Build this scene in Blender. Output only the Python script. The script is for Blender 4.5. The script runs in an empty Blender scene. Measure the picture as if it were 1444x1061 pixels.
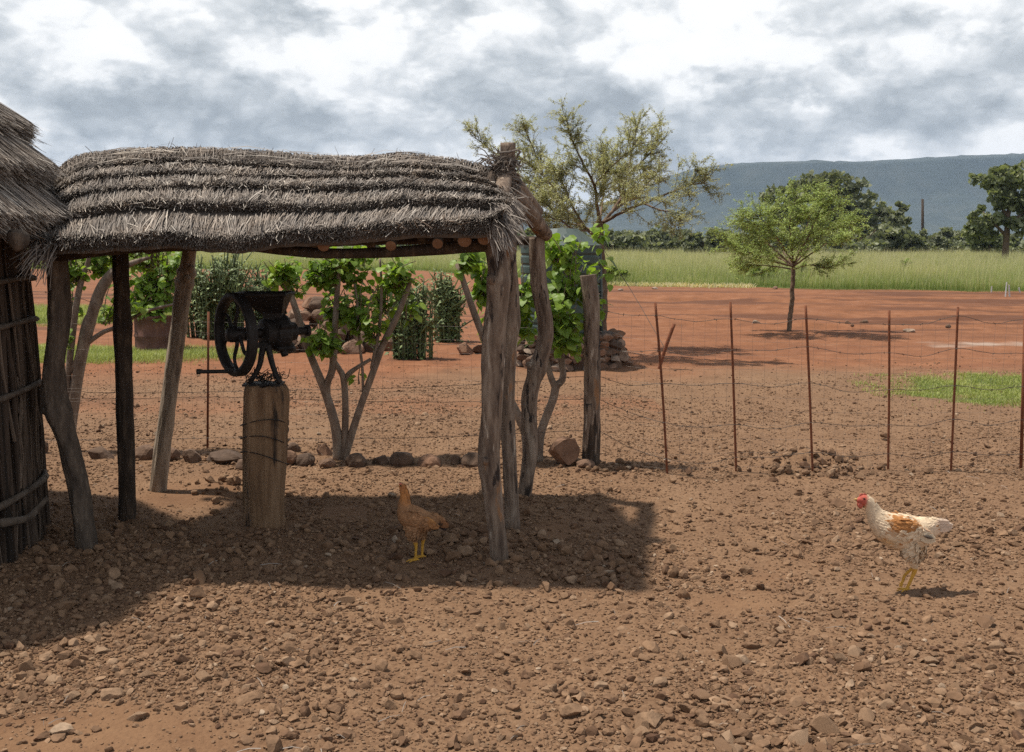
import bpy, bmesh, math, random
import numpy as np
from mathutils import Vector, Matrix

random.seed(5)
rng = np.random.default_rng(11)
scene = bpy.context.scene
C = scene.collection
PI = math.pi

# ------------------------------------------------------------------ camera model
H, F, CXP, CYP = 1.6, 1500.0, 722.0, 530.5
TAN = (530.5 - 345.0) / F
TILT = math.atan(TAN)
_f = np.array([0, math.cos(TILT), -math.sin(TILT)])
_u = np.array([0, math.sin(TILT), math.cos(TILT)])
_r = np.array([1.0, 0, 0])


def P(px, py, Y):
    """world point seen at photograph pixel (px, py) at the depth plane y = Y"""
    d = _f + _r * (px - CXP) / F - _u * (py - CYP) / F
    return np.array([0, 0, H]) + d * (Y / d[1])


def G(px, py, z=0.0):
    d = _f + _r * (px - CXP) / F - _u * (py - CYP) / F
    return np.array([0, 0, H]) + d * ((z - H) / d[2])


# ------------------------------------------------------------------ numpy noise
def _hash(ix, iy, s):
    h = (ix.astype(np.int64) * 374761393 + iy.astype(np.int64) * 668265263 + s * 974711) & 0xFFFFFFFF
    h = ((h ^ (h >> 13)) * 1274126177) & 0xFFFFFFFF
    h = (h ^ (h >> 16)) & 0xFFFFFFFF
    return h / 4294967295.0


def vnoise(x, y, s=0):
    x = np.asarray(x, float); y = np.asarray(y, float)
    ix = np.floor(x); iy = np.floor(y)
    fx = x - ix; fy = y - iy
    ux = fx * fx * (3 - 2 * fx); uy = fy * fy * (3 - 2 * fy)
    a = _hash(ix, iy, s); b = _hash(ix + 1, iy, s); c = _hash(ix, iy + 1, s); d = _hash(ix + 1, iy + 1, s)
    return (a + (b - a) * ux) * (1 - uy) + (c + (d - c) * ux) * uy


def fbm(x, y, s=0, o=4):
    t = 0; a = 0.5; n = 0
    for k in range(o):
        t = t + a * vnoise(x * 2 ** k, y * 2 ** k, s + k * 17); n += a; a *= 0.5
    return t / n


def sstep(a, b, x):
    t = np.clip((np.asarray(x, float) - a) / (b - a), 0, 1)
    return t * t * (3 - 2 * t)


# ------------------------------------------------------------------ mesh building
ORG = {}


def link_mesh(name, V, faces, mat=None, parent=None, tint=None, smooth=False, attrs=None, origin=None):
    V = np.asarray(V, float).reshape(-1, 3)
    if parent is not None:
        org = ORG[parent]
    else:
        org = np.array(origin, float) if origin is not None else np.zeros(3)
    me = bpy.data.meshes.new(name)
    faces = [np.asarray(f, np.int64) for f in faces if len(f)]
    nl = sum(f.size for f in faces); nf = sum(len(f) for f in faces)
    me.vertices.add(len(V)); me.loops.add(nl); me.polygons.add(nf)
    me.vertices.foreach_set('co', (V - org).astype(np.float32).ravel())
    me.loops.foreach_set('vertex_index', np.concatenate([f.ravel() for f in faces]).astype(np.int32))
    tot = np.concatenate([np.full(len(f), f.shape[1]) for f in faces])
    start = np.concatenate([[0], np.cumsum(tot)[:-1]])
    me.polygons.foreach_set('loop_start', start.astype(np.int32))
    me.polygons.foreach_set('use_smooth', np.full(nf, bool(smooth)))
    me.update(calc_edges=True)
    if tint is not None:
        a = me.attributes.new('tint', 'FLOAT', 'POINT'); a.data.foreach_set('value', np.asarray(tint, np.float32))
    for k, v in (attrs or {}).items():
        a = me.attributes.new(k, 'FLOAT', 'POINT'); a.data.foreach_set('value', np.asarray(v, np.float32))
    if mat: me.materials.append(mat)
    o = bpy.data.objects.new(name, me); C.objects.link(o)
    if parent is not None:
        o.parent = parent; ORG[o] = org
    else:
        o.location = org; ORG[o] = org
    return o


class MB:
    def __init__(s):
        s.V = []; s.F = {3: [], 4: []}; s.T = []; s.n = 0

    def add(s, V, F, tint=0.5):
        V = np.asarray(V, float).reshape(-1, 3)
        for f in (F if isinstance(F, list) else [F]):
            f = np.asarray(f)
            if f.size: s.F[f.shape[1]].append(f + s.n)
        s.V.append(V); s.n += len(V)
        s.T.append(np.broadcast_to(np.asarray(tint, float), (len(V),)).copy())
        return s

    def build(s, name, mat, parent=None, smooth=False, origin=None, attrs=None):
        V = np.concatenate(s.V); T = np.concatenate(s.T)
        fs = [np.concatenate(s.F[k]) for k in (3, 4) if s.F[k]]
        return link_mesh(name, V, fs, mat, parent, T, smooth, attrs, origin)


def catmull(pts, n):
    pts = np.asarray(pts, float); k = len(pts)
    if k == 2:
        t = np.linspace(0, 1, n)[:, None]; return pts[0] * (1 - t) + pts[1] * t
    q = np.vstack([2 * pts[0] - pts[1], pts, 2 * pts[-1] - pts[-2]])
    t = np.linspace(0, k - 1, n); i = np.minimum(t.astype(int), k - 2); u = (t - i)[:, None]
    p0, p1, p2, p3 = q[i], q[i + 1], q[i + 2], q[i + 3]
    return 0.5 * ((2 * p1) + (-p0 + p2) * u + (2 * p0 - 5 * p1 + 4 * p2 - p3) * u ** 2 + (-p0 + 3 * p1 - 3 * p2 + p3) * u ** 3)


def tube(pts, rad, seg=8, rough=0.0, seed=0, caps=True, flat=1.0, lump=6.0):
    pts = np.asarray(pts, float); n = len(pts)
    rad = np.broadcast_to(np.asarray(rad, float), (n,)).copy()
    T = np.gradient(pts, axis=0); T /= np.linalg.norm(T, axis=1)[:, None] + 1e-12
    a = np.array([0, 0, 1.0]) if abs(T[0][2]) < 0.9 else np.array([0, 1.0, 0])
    N = np.zeros_like(pts); v = a - T[0] * a.dot(T[0]); v /= np.linalg.norm(v); N[0] = v
    for i in range(1, n):
        v = N[i - 1] - T[i] * N[i - 1].dot(T[i]); N[i] = v / (np.linalg.norm(v) + 1e-12)
    B = np.cross(T, N)
    th = np.arange(seg) * 2 * PI / seg
    R = rad[:, None] * np.ones((1, seg))
    if rough:
        L = np.concatenate([[0], np.cumsum(np.linalg.norm(np.diff(pts, axis=0), axis=1))])
        cx = np.cos(th)[None, :] * 1.3; sy = np.sin(th)[None, :] * 1.3
        ns = vnoise(cx + 3 + L[:, None] * lump * 0.5, sy + 7 + seed * 3.1 + 0 * L[:, None], seed) - 0.5
        ns2 = vnoise(cx * 3 + 13 + L[:, None] * lump, sy * 3 + seed * 5.3 + 0 * L[:, None], seed + 5) - 0.5
        R = R * (1 + rough * (1.6 * ns + 0.8 * ns2))
        if seg >= 30:
            g3 = vnoise(th[None, :] * 5.1 + 31 + 0.8 * np.sin(L[:, None] * 3), L[:, None] * lump * .55 + seed, seed + 9) - .5; g4 = vnoise(th[None, :] * 9.5 + 11, L[:, None] * lump * 1.6 + seed, seed + 19) - .5
            R = R * (1 + .14 * g3 + .08 * g4)
    V = pts[:, None, :] + R[..., None] * (np.cos(th)[None, :, None] * N[:, None, :] + flat * np.sin(th)[None, :, None] * B[:, None, :])
    V = V.reshape(-1, 3)
    i = np.arange(n - 1)[:, None] * seg; j = np.arange(seg)[None, :]; j2 = (j + 1) % seg
    Q = np.stack([i + j, i + j2, i + seg + j2, i + seg + j], -1).reshape(-1, 4)
    out = [Q]
    if caps:
        V = np.vstack([V, pts[0], pts[-1]])
        jj = np.arange(seg); k2 = (jj + 1) % seg
        out.append(np.stack([np.full(seg, n * seg), k2, jj], -1))
        b = (n - 1) * seg
        out.append(np.stack([np.full(seg, n * seg + 1), b + jj, b + k2], -1))
    return V, out


def box(c, size, rot=None):
    v = np.array([[x, y, z] for x in (-.5, .5) for y in (-.5, .5) for z in (-.5, .5)]) * np.array(size)
    if rot is not None: v = v @ np.array(rot).T
    f = np.array([[0, 1, 3, 2], [4, 6, 7, 5], [0, 4, 5, 1], [2, 3, 7, 6], [0, 2, 6, 4], [1, 5, 7, 3]])
    return v + np.array(c), f


def lathe(prof, seg=24, axis=(0, 0, 1), center=(0, 0, 0), close=True):
    """prof: (r, h) pairs along the axis"""
    ax = np.array(axis, float); ax /= np.linalg.norm(ax)
    a = np.array([1.0, 0, 0]) if abs(ax[0]) < 0.9 else np.array([0, 1.0, 0])
    n = a - ax * a.dot(ax); n /= np.linalg.norm(n); b = np.cross(ax, n)
    th = np.arange(seg) * 2 * PI / seg
    V = []
    for r, h in prof:
        V.append(np.array(center) + ax * h + r * (np.cos(th)[:, None] * n + np.sin(th)[:, None] * b))
    V = np.concatenate(V); m = len(prof)
    i = np.arange(m - 1)[:, None] * seg; j = np.arange(seg)[None, :]; j2 = (j + 1) % seg
    Q = np.stack([i + j, i + j2, i + seg + j2, i + seg + j], -1).reshape(-1, 4)
    return V, Q


def inst(V0, F0, M, Tr):
    """stamp a template with n 3x3 matrices M and translations Tr"""
    n = len(M); k = len(V0)
    V = np.einsum('nij,kj->nki', M, V0) + Tr[:, None, :]
    fs = [(f[None] + (np.arange(n) * k)[:, None, None]).reshape(-1, f.shape[1]) for f in F0]
    return V.reshape(-1, 3), fs


def unit(v):
    return v / (np.linalg.norm(v, axis=-1, keepdims=True) + 1e-12)


def frames(y, z):
    y = unit(y); x = unit(np.cross(y, z)); z = np.cross(x, y)
    return np.stack([x, y, z], -1)


def randrot(n):
    q = rng.normal(size=(n, 4)); q /= np.linalg.norm(q, axis=1)[:, None]
    w, x, y, z = q.T
    return np.stack([1 - 2 * (y * y + z * z), 2 * (x * y - z * w), 2 * (x * z + y * w), 2 * (x * y + z * w), 1 - 2 * (x * x + z * z), 2 * (y * z - x * w),
                     2 * (x * z - y * w), 2 * (y * z + x * w), 1 - 2 * (x * x + y * y)], -1).reshape(n, 3, 3)


def zrot(a):
    c, s = np.cos(a), np.sin(a); o = np.zeros_like(c)
    return np.stack([c, -s, o, s, c, o, o, o, o + 1], -1).reshape(-1, 3, 3)


# ------------------------------------------------------------------ scene-object helpers
def thing(name, label, cat, loc, group=None):
    o = bpy.data.objects.new(name, None); C.objects.link(o)
    o.empty_display_size = 0.2
    o.location = [float(v) for v in loc]; ORG[o] = np.array(loc, float)
    o['label'] = label; o['category'] = cat
    if group: o['group'] = group
    return o


def tag(o, label, cat, group=None, kind=None):
    o['label'] = label; o['category'] = cat
    if group: o['group'] = group
    if kind: o['kind'] = kind
    return o


def struct(o):
    o['kind'] = 'structure'; return o


def dup(root, loc, rz=0.0, sc=1.0, label=None, group=None):
    r = root.copy(); C.objects.link(r); r.location = loc; r.rotation_euler = (0, 0, rz)
    r.scale = (sc, sc, sc) if not isinstance(sc, (tuple, list)) else sc
    if label: r['label'] = label
    if group: r['group'] = group
    for ch in list(root.children):
        c = ch.copy(); C.objects.link(c); c.parent = r
        for g in list(ch.children):
            d = g.copy(); C.objects.link(d); d.parent = c
    return r


# ------------------------------------------------------------------ materials
def nd(nt, typ, inputs=None, **props):
    n = nt.nodes.new(typ)
    for k, v in props.items(): setattr(n, k, v)
    for k, v in (inputs or {}).items():
        s = n.inputs[k]
        if hasattr(v, 'is_output'): nt.links.new(v, s)
        else: s.default_value = v
    return n


def c4(c): return (c[0], c[1], c[2], 1.0)


def ramp(nt, fac, stops, interp='LINEAR'):
    n = nt.nodes.new('ShaderNodeValToRGB'); cr = n.color_ramp; cr.interpolation = interp
    while len(cr.elements) < len(stops): cr.elements.new(0.5)
    for e, (p, c) in zip(cr.elements, stops):
        e.position = p; e.color = c4(c)
    nt.links.new(fac, n.inputs['Fac'])
    return n.outputs['Color']


def mth(nt, op, a, b=0.5, clamp=False):
    return nd(nt, 'ShaderNodeMath', {0: a, 1: b}, operation=op, use_clamp=clamp).outputs[0]


def mixc(nt, f, a, b, mode='MIX'):
    n = nt.nodes.new('ShaderNodeMix'); n.data_type = 'RGBA'; n.blend_type = mode; n.clamp_factor = True
    for s, v in ((n.inputs[0], f), (n.inputs[6], a), (n.inputs[7], b)):
        if hasattr(v, 'is_output'): nt.links.new(v, s)
        else: s.default_value = v if isinstance(v, (int, float)) else c4(v)
    return n.outputs[2]


def mat(name, stops, scale=8.0, stretch=(1, 1, 1), rough=0.85, bump=0.3, bscale=None, tint=None, metal=0.0, detail=6, transl=0.0,
        spots=None, bdist=0.01, spec=0.3, tintmul=(0.6, 1.4), extra=None):
    """noise colour ramp; tint: 'mul' (brightness by attribute), list of stops (ramp by attribute, noise multiplies)"""
    m = bpy.data.materials.new(name); m.use_nodes = True; nt = m.node_tree; nt.nodes.clear()
    out = nd(nt, 'ShaderNodeOutputMaterial')
    tc = nd(nt, 'ShaderNodeTexCoord')
    mp = nd(nt, 'ShaderNodeMapping', {'Vector': tc.outputs['Object'], 'Scale': stretch})
    nz = nd(nt, 'ShaderNodeTexNoise', {'Vector': mp.outputs[0], 'Scale': scale, 'Detail': detail, 'Roughness': 0.62})
    fac = nd(nt, 'ShaderNodeMapRange', {'Value': nz.outputs['Fac'], 'From Min': 0.28, 'From Max': 0.72}).outputs[0]
    col = ramp(nt, fac, stops)
    if tint is not None:
        at = nd(nt, 'ShaderNodeAttribute', attribute_name='tint')
        if tint == 'mul':
            v = nd(nt, 'ShaderNodeMapRange', {'Value': at.outputs['Fac'], 'To Min': tintmul[0], 'To Max': tintmul[1]}).outputs[0]
            col = mixc(nt, 1.0, col, nd(nt, 'ShaderNodeCombineColor', {0: v, 1: v, 2: v}).outputs[0], 'MULTIPLY')
        else:
            col = mixc(nt, 1.0, ramp(nt, at.outputs['Fac'], tint), col, 'MULTIPLY')
    if spots:
        for (sc, thr, soft, colr, st) in spots:
            mp2 = nd(nt, 'ShaderNodeMapping', {'Vector': tc.outputs['Object'], 'Scale': st, 'Location': (sc, 3.1, 1.7)})
            n2 = nd(nt, 'ShaderNodeTexNoise', {'Vector': mp2.outputs[0], 'Scale': sc, 'Detail': 5, 'Roughness': 0.6})
            f2 = nd(nt, 'ShaderNodeMapRange', {'Value': n2.outputs['Fac'], 'From Min': thr, 'From Max': thr + soft}, interpolation_type='SMOOTHSTEP').outputs[0]
            col = mixc(nt, f2, col, colr)
    b = nd(nt, 'ShaderNodeBsdfPrincipled', {'Base Color': col, 'Roughness': rough, 'Metallic': metal, 'Specular IOR Level': spec})
    if bump:
        nb = nd(nt, 'ShaderNodeTexNoise', {'Vector': mp.outputs[0], 'Scale': bscale or scale * 2.5, 'Detail': 5, 'Roughness': 0.65})
        bp = nd(nt, 'ShaderNodeBump', {'Height': nb.outputs['Fac'], 'Strength': bump, 'Distance': bdist})
        nt.links.new(bp.outputs[0], b.inputs['Normal'])
    sh = b.outputs[0]
    if transl:
        tr = nd(nt, 'ShaderNodeBsdfTranslucent', {'Color': mixc(nt, 1.0, col, (1.1, 1.15, 0.55), 'MULTIPLY')})
        sh = nd(nt, 'ShaderNodeMixShader', {0: transl, 1: sh, 2: tr.outputs[0]}).outputs[0]
    nt.links.new(sh, out.inputs['Surface'])
    return m


W1 = (1, 1, 1)
M = {}
M['thatch'] = mat('thatch_straw', [(0, (.68, .68, .70)), (.5, (.95, .93, .92)), (1, (1.25, 1.18, 1.12))], 5, tint=[(0, (.085, .070, .058)), (.45, (.215, .185, .160)), (.8, (.36, .32, .28)), (1, (.58, .53, .46))], bump=0, rough=.9, spec=.15)
M['bark_brown'] = mat('bark_brown', [(0, (.065, .043, .032)), (.5, (.185, .132, .096)), (1, (.33, .26, .20))], 9, (3, 3, .55), .9, .8, 22, bdist=.012,
                      spots=[(3.2, .565, .10, (.028, .02, .016), (2.2, 2.2, .6)), (6, .60, .08, (.27, .145, .075), (1.5, 1.5, .5)), (11, .60, .06, (.035, .025, .02), (2, 2, .45)), (9, .62, .08, (.40, .33, .26), (2.5, 2.5, .4))])
M['bark_pale'] = mat('bark_pale', [(0, (.15, .11, .08)), (.5, (.29, .225, .165)), (1, (.42, .34, .26))], 8, (3, 3, .5), .9, .6, 20, spots=[(5, .66, .08, (.06, .04, .03), (2, 2, .8))])
M['bark_dark'] = mat('bark_dark', [(0, (.018, .013, .010)), (.6, (.055, .038, .027)), (1, (.13, .09, .06))], 9, (3, 3, .6), .92, .9, 22, bdist=.012)
M['bark_crook'] = mat('bark_crook', [(0, (.035, .027, .022)), (.6, (.10, .075, .056)), (1, (.20, .155, .115))], 8, (2.6, 2.6, .7), .92, .9, 20, bdist=.014)
M['stick'] = mat('wall_stick', [(0, (.6, .6, .6)), (1, (1.2, 1.2, 1.2))], 12, (2, 2, .4), .9, .5, 30, tint=[(0, (.025, .018, .013)), (.6, (.07, .048, .034)), (1, (.17, .125, .092))])
M['withy'] = mat('withy', [(0, (.05, .036, .026)), (1, (.16, .125, .095))], 12, (1, 1, 1), .9, .5, 30)
M['cutwood'] = mat('cut_wood', [(0, (.13, .062, .032)), (1, (.23, .12, .062))], 14, W1, .85, .4)
M['stump'] = mat('stump_wood', [(0, (.085, .045, .024)), (.4, (.20, .118, .064)), (.75, (.27, .17, .098)), (1, (.34, .235, .15))], 6, (3.5, 3.5, .3), .9, 1.0, 18, bdist=.02,
                 spots=[(2.6, .62, .07, (.03, .022, .017), (2.6, 2.6, .5))])
M['iron'] = mat('cast_iron', [(0, (.012, .011, .011)), (1, (.035, .03, .028))], 20, W1, .62, .35, 60, metal=.25, spec=.35, bdist=.002)
M['rust'] = mat('rusty_steel', [(0, (.10, .034, .016)), (1, (.22, .075, .034))], 40, W1, .85, .4, 90, bdist=.002)
M['wire'] = mat('old_wire', [(0, (.06, .045, .036)), (1, (.15, .12, .10))], 30, W1, .7, 0, metal=.3)
M['meshwire'] = mat('galvanised_mesh', [(0, (.14, .12, .10)), (1, (.25, .22, .2))], 30, W1, .6, 0, metal=.3)
M['drum'] = mat('drum_rust', [(0, (.075, .033, .024)), (.6, (.135, .062, .046)), (1, (.20, .105, .08))], 6, W1, .8, .3, 30, spots=[(3, .62, .1, (.19, .15, .13), W1)])
M['leaf'] = mat('leaf_bright', [(0, (.75, .8, .8)), (1, (1.2, 1.15, 1.1))], 6, tint=[(0, (.09, .155, .022)), (.5, (.205, .32, .045)), (1, (.35, .45, .10))], bump=0, rough=.5, spec=.4, transl=.45)
M['shrubbark'] = mat('shrub_bark', [(0, (.12, .085, .062)), (.5, (.22, .165, .125)), (1, (.33, .27, .21))], 10, (2, 2, .8), .9, .4, 30)
M['succulent'] = mat('succulent', [(0, (.7, .7, .7)), (1, (1.2, 1.2, 1.2))], 9, tint=[(0, (.055, .072, .03)), (.6, (.135, .175, .065)), (1, (.25, .31, .115))], bump=0, rough=.6)
M['acacia'] = mat('acacia_leaf', [(0, (.8, .8, .8)), (1, (1.2, 1.2, 1.2))], 3, tint=[(0, (.21, .21, .115)), (.6, (.39, .39, .22)), (1, (.52, .50, .32))], bump=0, rough=.8, transl=.4)
M['thorn'] = mat('thorn_leaf', [(0, (.8, .8, .8)), (1, (1.2, 1.2, 1.2))], 3, tint=[(0, (.11, .15, .038)), (.5, (.26, .335, .09)), (1, (.40, .47, .17))], bump=0, rough=.8, transl=.3)
M['far_dark'] = mat('far_leaf_dark', [(0, (.7, .7, .7)), (1, (1.3, 1.3, 1.3))], .5, tint=[(0, (.12, .132, .09)), (.6, (.225, .24, .155)), (1, (.35, .36, .24))], bump=0, rough=.8, transl=.3)
M['far_pale'] = mat('far_leaf_pale', [(0, (.7, .7, .7)), (1, (1.3, 1.3, 1.3))], .5, tint=[(0, (.09, .105, .058)), (.6, (.21, .235, .13)), (1, (.38, .39, .25))], bump=0, rough=.8, transl=.35)
M['acbark'] = mat('acacia_bark', [(0, (.07, .045, .03)), (1, (.20, .14, .095))], 14, (2, 2, .7), .9, .5, 30)
M['fieldgrass'] = mat('field_grass', [(0, (.75, .82, .75)), (1, (1.2, 1.12, 1.2))], .35, tint=[(0, (.125, .19, .045)), (.35, (.29, .35, .115)), (.7, (.47, .46, .24)), (1, (.62, .54, .36))], bump=0, rough=.8, transl=.35)
M['lawn'] = mat('lawn_grass', [(0, (.8, .85, .8)), (1, (1.2, 1.15, 1.1))], .8, tint=[(0, (.15, .185, .05)), (.6, (.30, .335, .10)), (1, (.43, .43, .19))], bump=0, rough=.7, transl=.3)
M['stone'] = mat('yard_stone', [(0, (.62, .62, .62)), (1, (1.25, 1.25, 1.25))], 30, tint=[(0, (.10, .053, .031)), (.3, (.172, .099, .057)), (.65, (.235, .142, .083)), (.9, (.29, .19, .12)), (1, (.36, .265, .185))], rough=.92, bump=.5, bscale=70, bdist=.006, spec=.2)
M['boulder'] = mat('boulder', [(0, (.6, .6, .6)), (1, (1.25, 1.25, 1.25))], 14, tint=[(0, (.085, .056, .04)), (.4, (.165, .105, .072)), (.7, (.225, .125, .078)), (1, (.30, .225, .17))], rough=.92, bump=.6, bscale=30, bdist=.01, spec=.2)
M['tank'] = mat('tank_plastic', [(0, (.022, .042, .034)), (1, (.04, .066, .055))], 3, W1, .5, .05, spec=.4)
M['tank_top'] = mat('tank_lid', [(0, (.05, .068, .064)), (1, (.09, .115, .108))], 5, W1, .55, .05)
M['white'] = mat('white_paint', [(0, (.42, .43, .42)), (1, (.6, .6, .58))], 9, W1, .7, .1)
M['black'] = mat('black_eye', [(0, (.008, .006, .005)), (1, (.012, .01, .008))], 9, W1, .2, 0)

# ------------------------------------------------------------------ camera, sun, sky
cam = bpy.data.cameras.new('camera'); cam_o = bpy.data.objects.new('camera', cam); C.objects.link(cam_o)
cam.sensor_width = 36.0; cam.sensor_fit = 'HORIZONTAL'; cam.lens = 36.0 * F / 1444.0
cam.clip_start = 0.05; cam.clip_end = 20000
cam_o.location = (0, 0, H); cam_o.rotation_euler = (PI / 2 - TILT, 0, 0)
scene.camera = cam_o

SUN = Vector((-0.38, 0.13, 1.0)).normalized()
sl = bpy.data.lights.new('sun', 'SUN'); sl.energy = 5.0; sl.angle = math.radians(1.9); sl.color = (1.0, 0.935, 0.83)
so = bpy.data.objects.new('sun', sl); C.objects.link(so)
so.rotation_euler = SUN.to_track_quat('Z', 'Y').to_euler(); so.location = (-6, 3, 14)

vs = scene.view_settings
scene.display_settings.display_device = 'sRGB'
vs.view_transform = 'Standard'; vs.look = 'None'; vs.exposure = 0.2; vs.gamma = 1.0
scene.cycles.use_denoising = False
scene.cycles.max_bounces = 8
scene.cycles.transparent_max_bounces = 8

world = bpy.data.worlds.new('World'); scene.world = world; world.use_nodes = True
nt = world.node_tree; nt.nodes.clear()
world.cycles.sampling_method = 'MANUAL'; world.cycles.sample_map_resolution = 256
wout = nd(nt, 'ShaderNodeOutputWorld')
sky = nd(nt, 'ShaderNodeTexSky'); sky.sky_type = 'NISHITA'; sky.sun_disc = False
sky.sun_elevation = math.asin(SUN.z); sky.sun_rotation = math.atan2(SUN.x, SUN.y)
bg_sky = nd(nt, 'ShaderNodeBackground', {'Color': sky.outputs[0], 'Strength': 0.10})
tcw = nd(nt, 'ShaderNodeTexCoord')
dirv = tcw.outputs['Generated']
sep = nd(nt, 'ShaderNodeSeparateXYZ', {0: dirv})
az = mth(nt, 'ARCTAN2', sep.outputs[0], sep.outputs[1])
el = mth(nt, 'ARCSINE', sep.outputs[2])
# cloud coordinates: azimuth / elevation, elevation opened up with height so that far banks lie flatter
ae = nd(nt, 'ShaderNodeCombineXYZ', {0: az, 1: el, 2: 0.0}).outputs[0]
nw = nd(nt, 'ShaderNodeTexNoise', {'Vector': nd(nt, 'ShaderNodeMapping', {'Vector': dirv, 'Scale': (1, 1, 1.7)}).outputs[0], 'Scale': 7.0, 'Detail': 7, 'Roughness': 0.62})
wsub = nd(nt, 'ShaderNodeVectorMath', {0: nw.outputs['Color'], 1: (0.5, 0.5, 0.5)}, operation='SUBTRACT').outputs[0]
wscl = nd(nt, 'ShaderNodeVectorMath', {0: wsub, 1: (0.24, 0.13, 0)}, operation='MULTIPLY').outputs[0]
aew = nd(nt, 'ShaderNodeVectorMath', {0: ae, 1: wscl}, operation='ADD').outputs[0]
mpb = nd(nt, 'ShaderNodeMapping', {'Vector': dirv, 'Scale': (1, 1, 1.9), 'Location': (3.3, 1.2, 0.4)}).outputs[0]
nA = nd(nt, 'ShaderNodeTexNoise', {'Vector': mpb, 'Scale': 5.2, 'Detail': 10, 'Roughness': 0.6, 'Distortion': 0.15}).outputs['Fac']


def puffs(lift, sc):
    """rounded cumulus heads: inverted smooth cells on warped directions"""
    p = nd(nt, 'ShaderNodeVectorMath', {0: dirv, 1: (0, 0, lift)}, operation='ADD').outputs[0]
    p = nd(nt, 'ShaderNodeVectorMath', {0: p, 1: nd(nt, 'ShaderNodeVectorMath', {0: wsub, 1: (0.07, 0.07, 0.05)}, operation='MULTIPLY').outputs[0]}, operation='ADD').outputs[0]
    p = nd(nt, 'ShaderNodeMapping', {'Vector': p, 'Scale': (1, 1, 1.7), 'Location': (1.3, 0.2, 0.9)}).outputs[0]
    v = nd(nt, 'ShaderNodeTexVoronoi', {'Vector': p, 'Scale': sc, 'Detail': 3.0, 'Roughness': 0.55, 'Lacunarity': 2.3}, feature='F1', normalize=True)
    return v.outputs['Distance']


pA = puffs(0.0, 7.5); pB = puffs(0.024, 7.5)
emb = mth(nt, 'SUBTRACT', pB, pA)            # bright on the upper side of each head, grey below it
val = mth(nt, 'ADD', mth(nt, 'MULTIPLY', mth(nt, 'SUBTRACT', nA, 0.5), 0.8), mth(nt, 'MULTIPLY', emb, 2.4))
val = mth(nt, 'ADD', val, mth(nt, 'MULTIPLY', mth(nt, 'SUBTRACT', 0.27, pA), 0.9))
# lower sky greyer, upper sky brighter, as under a broken cumulus deck
val = mth(nt, 'ADD', val, nd(nt, 'ShaderNodeMapRange', {'Value': el, 'From Min': 0.04, 'From Max': 0.24, 'To Min': 0.44, 'To Max': 0.72}).outputs[0])


def azel(px, py):
    d = _f + _r * (px - CXP) / F - _u * (py - CYP) / F
    d = d / np.linalg.norm(d)
    return math.atan2(d[0], d[1]), math.asin(d[2])


CLOUDS = [  # px, py, rx, ry, weight (minus = dark cloud base, plus = sunlit top)
    (270, 150, 190, 50, -.46), (370, 22, 62, 24, -.50), (120, 60, 110, 48, .30), (130, 105, 60, 26, .22), (30, 115, 60, 36, -.16),
    (760, 110, 95, 46, -.34), (850, 160, 110, 46, -.34), (640, 20, 130, 20, -.26), (1000, 75, 150, 60, .42), (640, 75, 100, 30, .15), (470, 30, 70, 40, .3),
    (1130, 135, 130, 30, -.42), (1330, 150, 160, 30, -.42), (1230, 48, 70, 16, -.28), (1120, 44, 40, 10, -.26), (1350, 92, 70, 18, -.22), (1400, 30, 80, 40, .2),
    (530, 130, 70, 50, .24), (700, 195, 260, 26, -.16), (1150, 200, 300, 24, -.16), (1130, 165, 60, 10, .22), (640, 130, 40, 14, .2),
    (110, 180, 120, 30, -.20), (560, 190, 60, 26, .12), (210, 45, 40, 40, -.1), (255, 20, 20, 12, .2)]
for px, py, rx, ry, w in CLOUDS:
    a, e = azel(px, py)
    d = nd(nt, 'ShaderNodeVectorMath', {0: aew, 1: (a, e, 0)}, operation='SUBTRACT').outputs[0]
    d = nd(nt, 'ShaderNodeVectorMath', {0: d, 1: (F / rx, F / ry, 0)}, operation='MULTIPLY').outputs[0]
    ln = nd(nt, 'ShaderNodeVectorMath', {0: d}, operation='LENGTH').outputs['Value']
    g = nd(nt, 'ShaderNodeMapRange', {'Value': ln, 'From Min': 0.1, 'From Max': 1.5, 'To Min': w * 0.85, 'To Max': 0.0}, interpolation_type='SMOOTHSTEP').outputs[0]
    val = mth(nt, 'ADD', val, g)
val = mth(nt, 'ADD', val, nd(nt, 'ShaderNodeMapRange', {'Value': el, 'From Min': 0.3, 'From Max': 0.9, 'To Min': 0.0, 'To Max': -0.75}).outputs[0])
val = mth(nt, 'ADD', mth(nt, 'MULTIPLY', mth(nt, 'SUBTRACT', val, 0.55), 0.70), 0.60)
ccol = ramp(nt, val, [(0.0, (.30, .33, .355)), (.2, (.37, .405, .43)), (.4, (.52, .555, .58)), (.58, (.71, .735, .75)), (.75, (.95, .955, .95)), (1.0, (1.0, 1.0, 1.0))])
bg_c = nd(nt, 'ShaderNodeBackground', {'Color': ccol, 'Strength': 1.0})
# a broken deck: overhead and behind there are holes of blue between the clouds
hole = nd(nt, 'ShaderNodeMapRange', {'Value': nA, 'From Min': 0.44, 'From Max': 0.56, 'To Min': 1.0, 'To Max': 0.0}).outputs[0]
hi = nd(nt, 'ShaderNodeMapRange', {'Value': el, 'From Min': 0.25, 'From Max': 0.7, 'To Min': 0.0, 'To Max': 0.85}).outputs[0]
cover = mth(nt, 'SUBTRACT', 1.0, mth(nt, 'MULTIPLY', hole, hi))
mx = nd(nt, 'ShaderNodeMixShader', {0: cover, 1: bg_sky.outputs[0], 2: bg_c.outputs[0]})
nt.links.new(mx.outputs[0], wout.inputs['Surface'])

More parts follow.
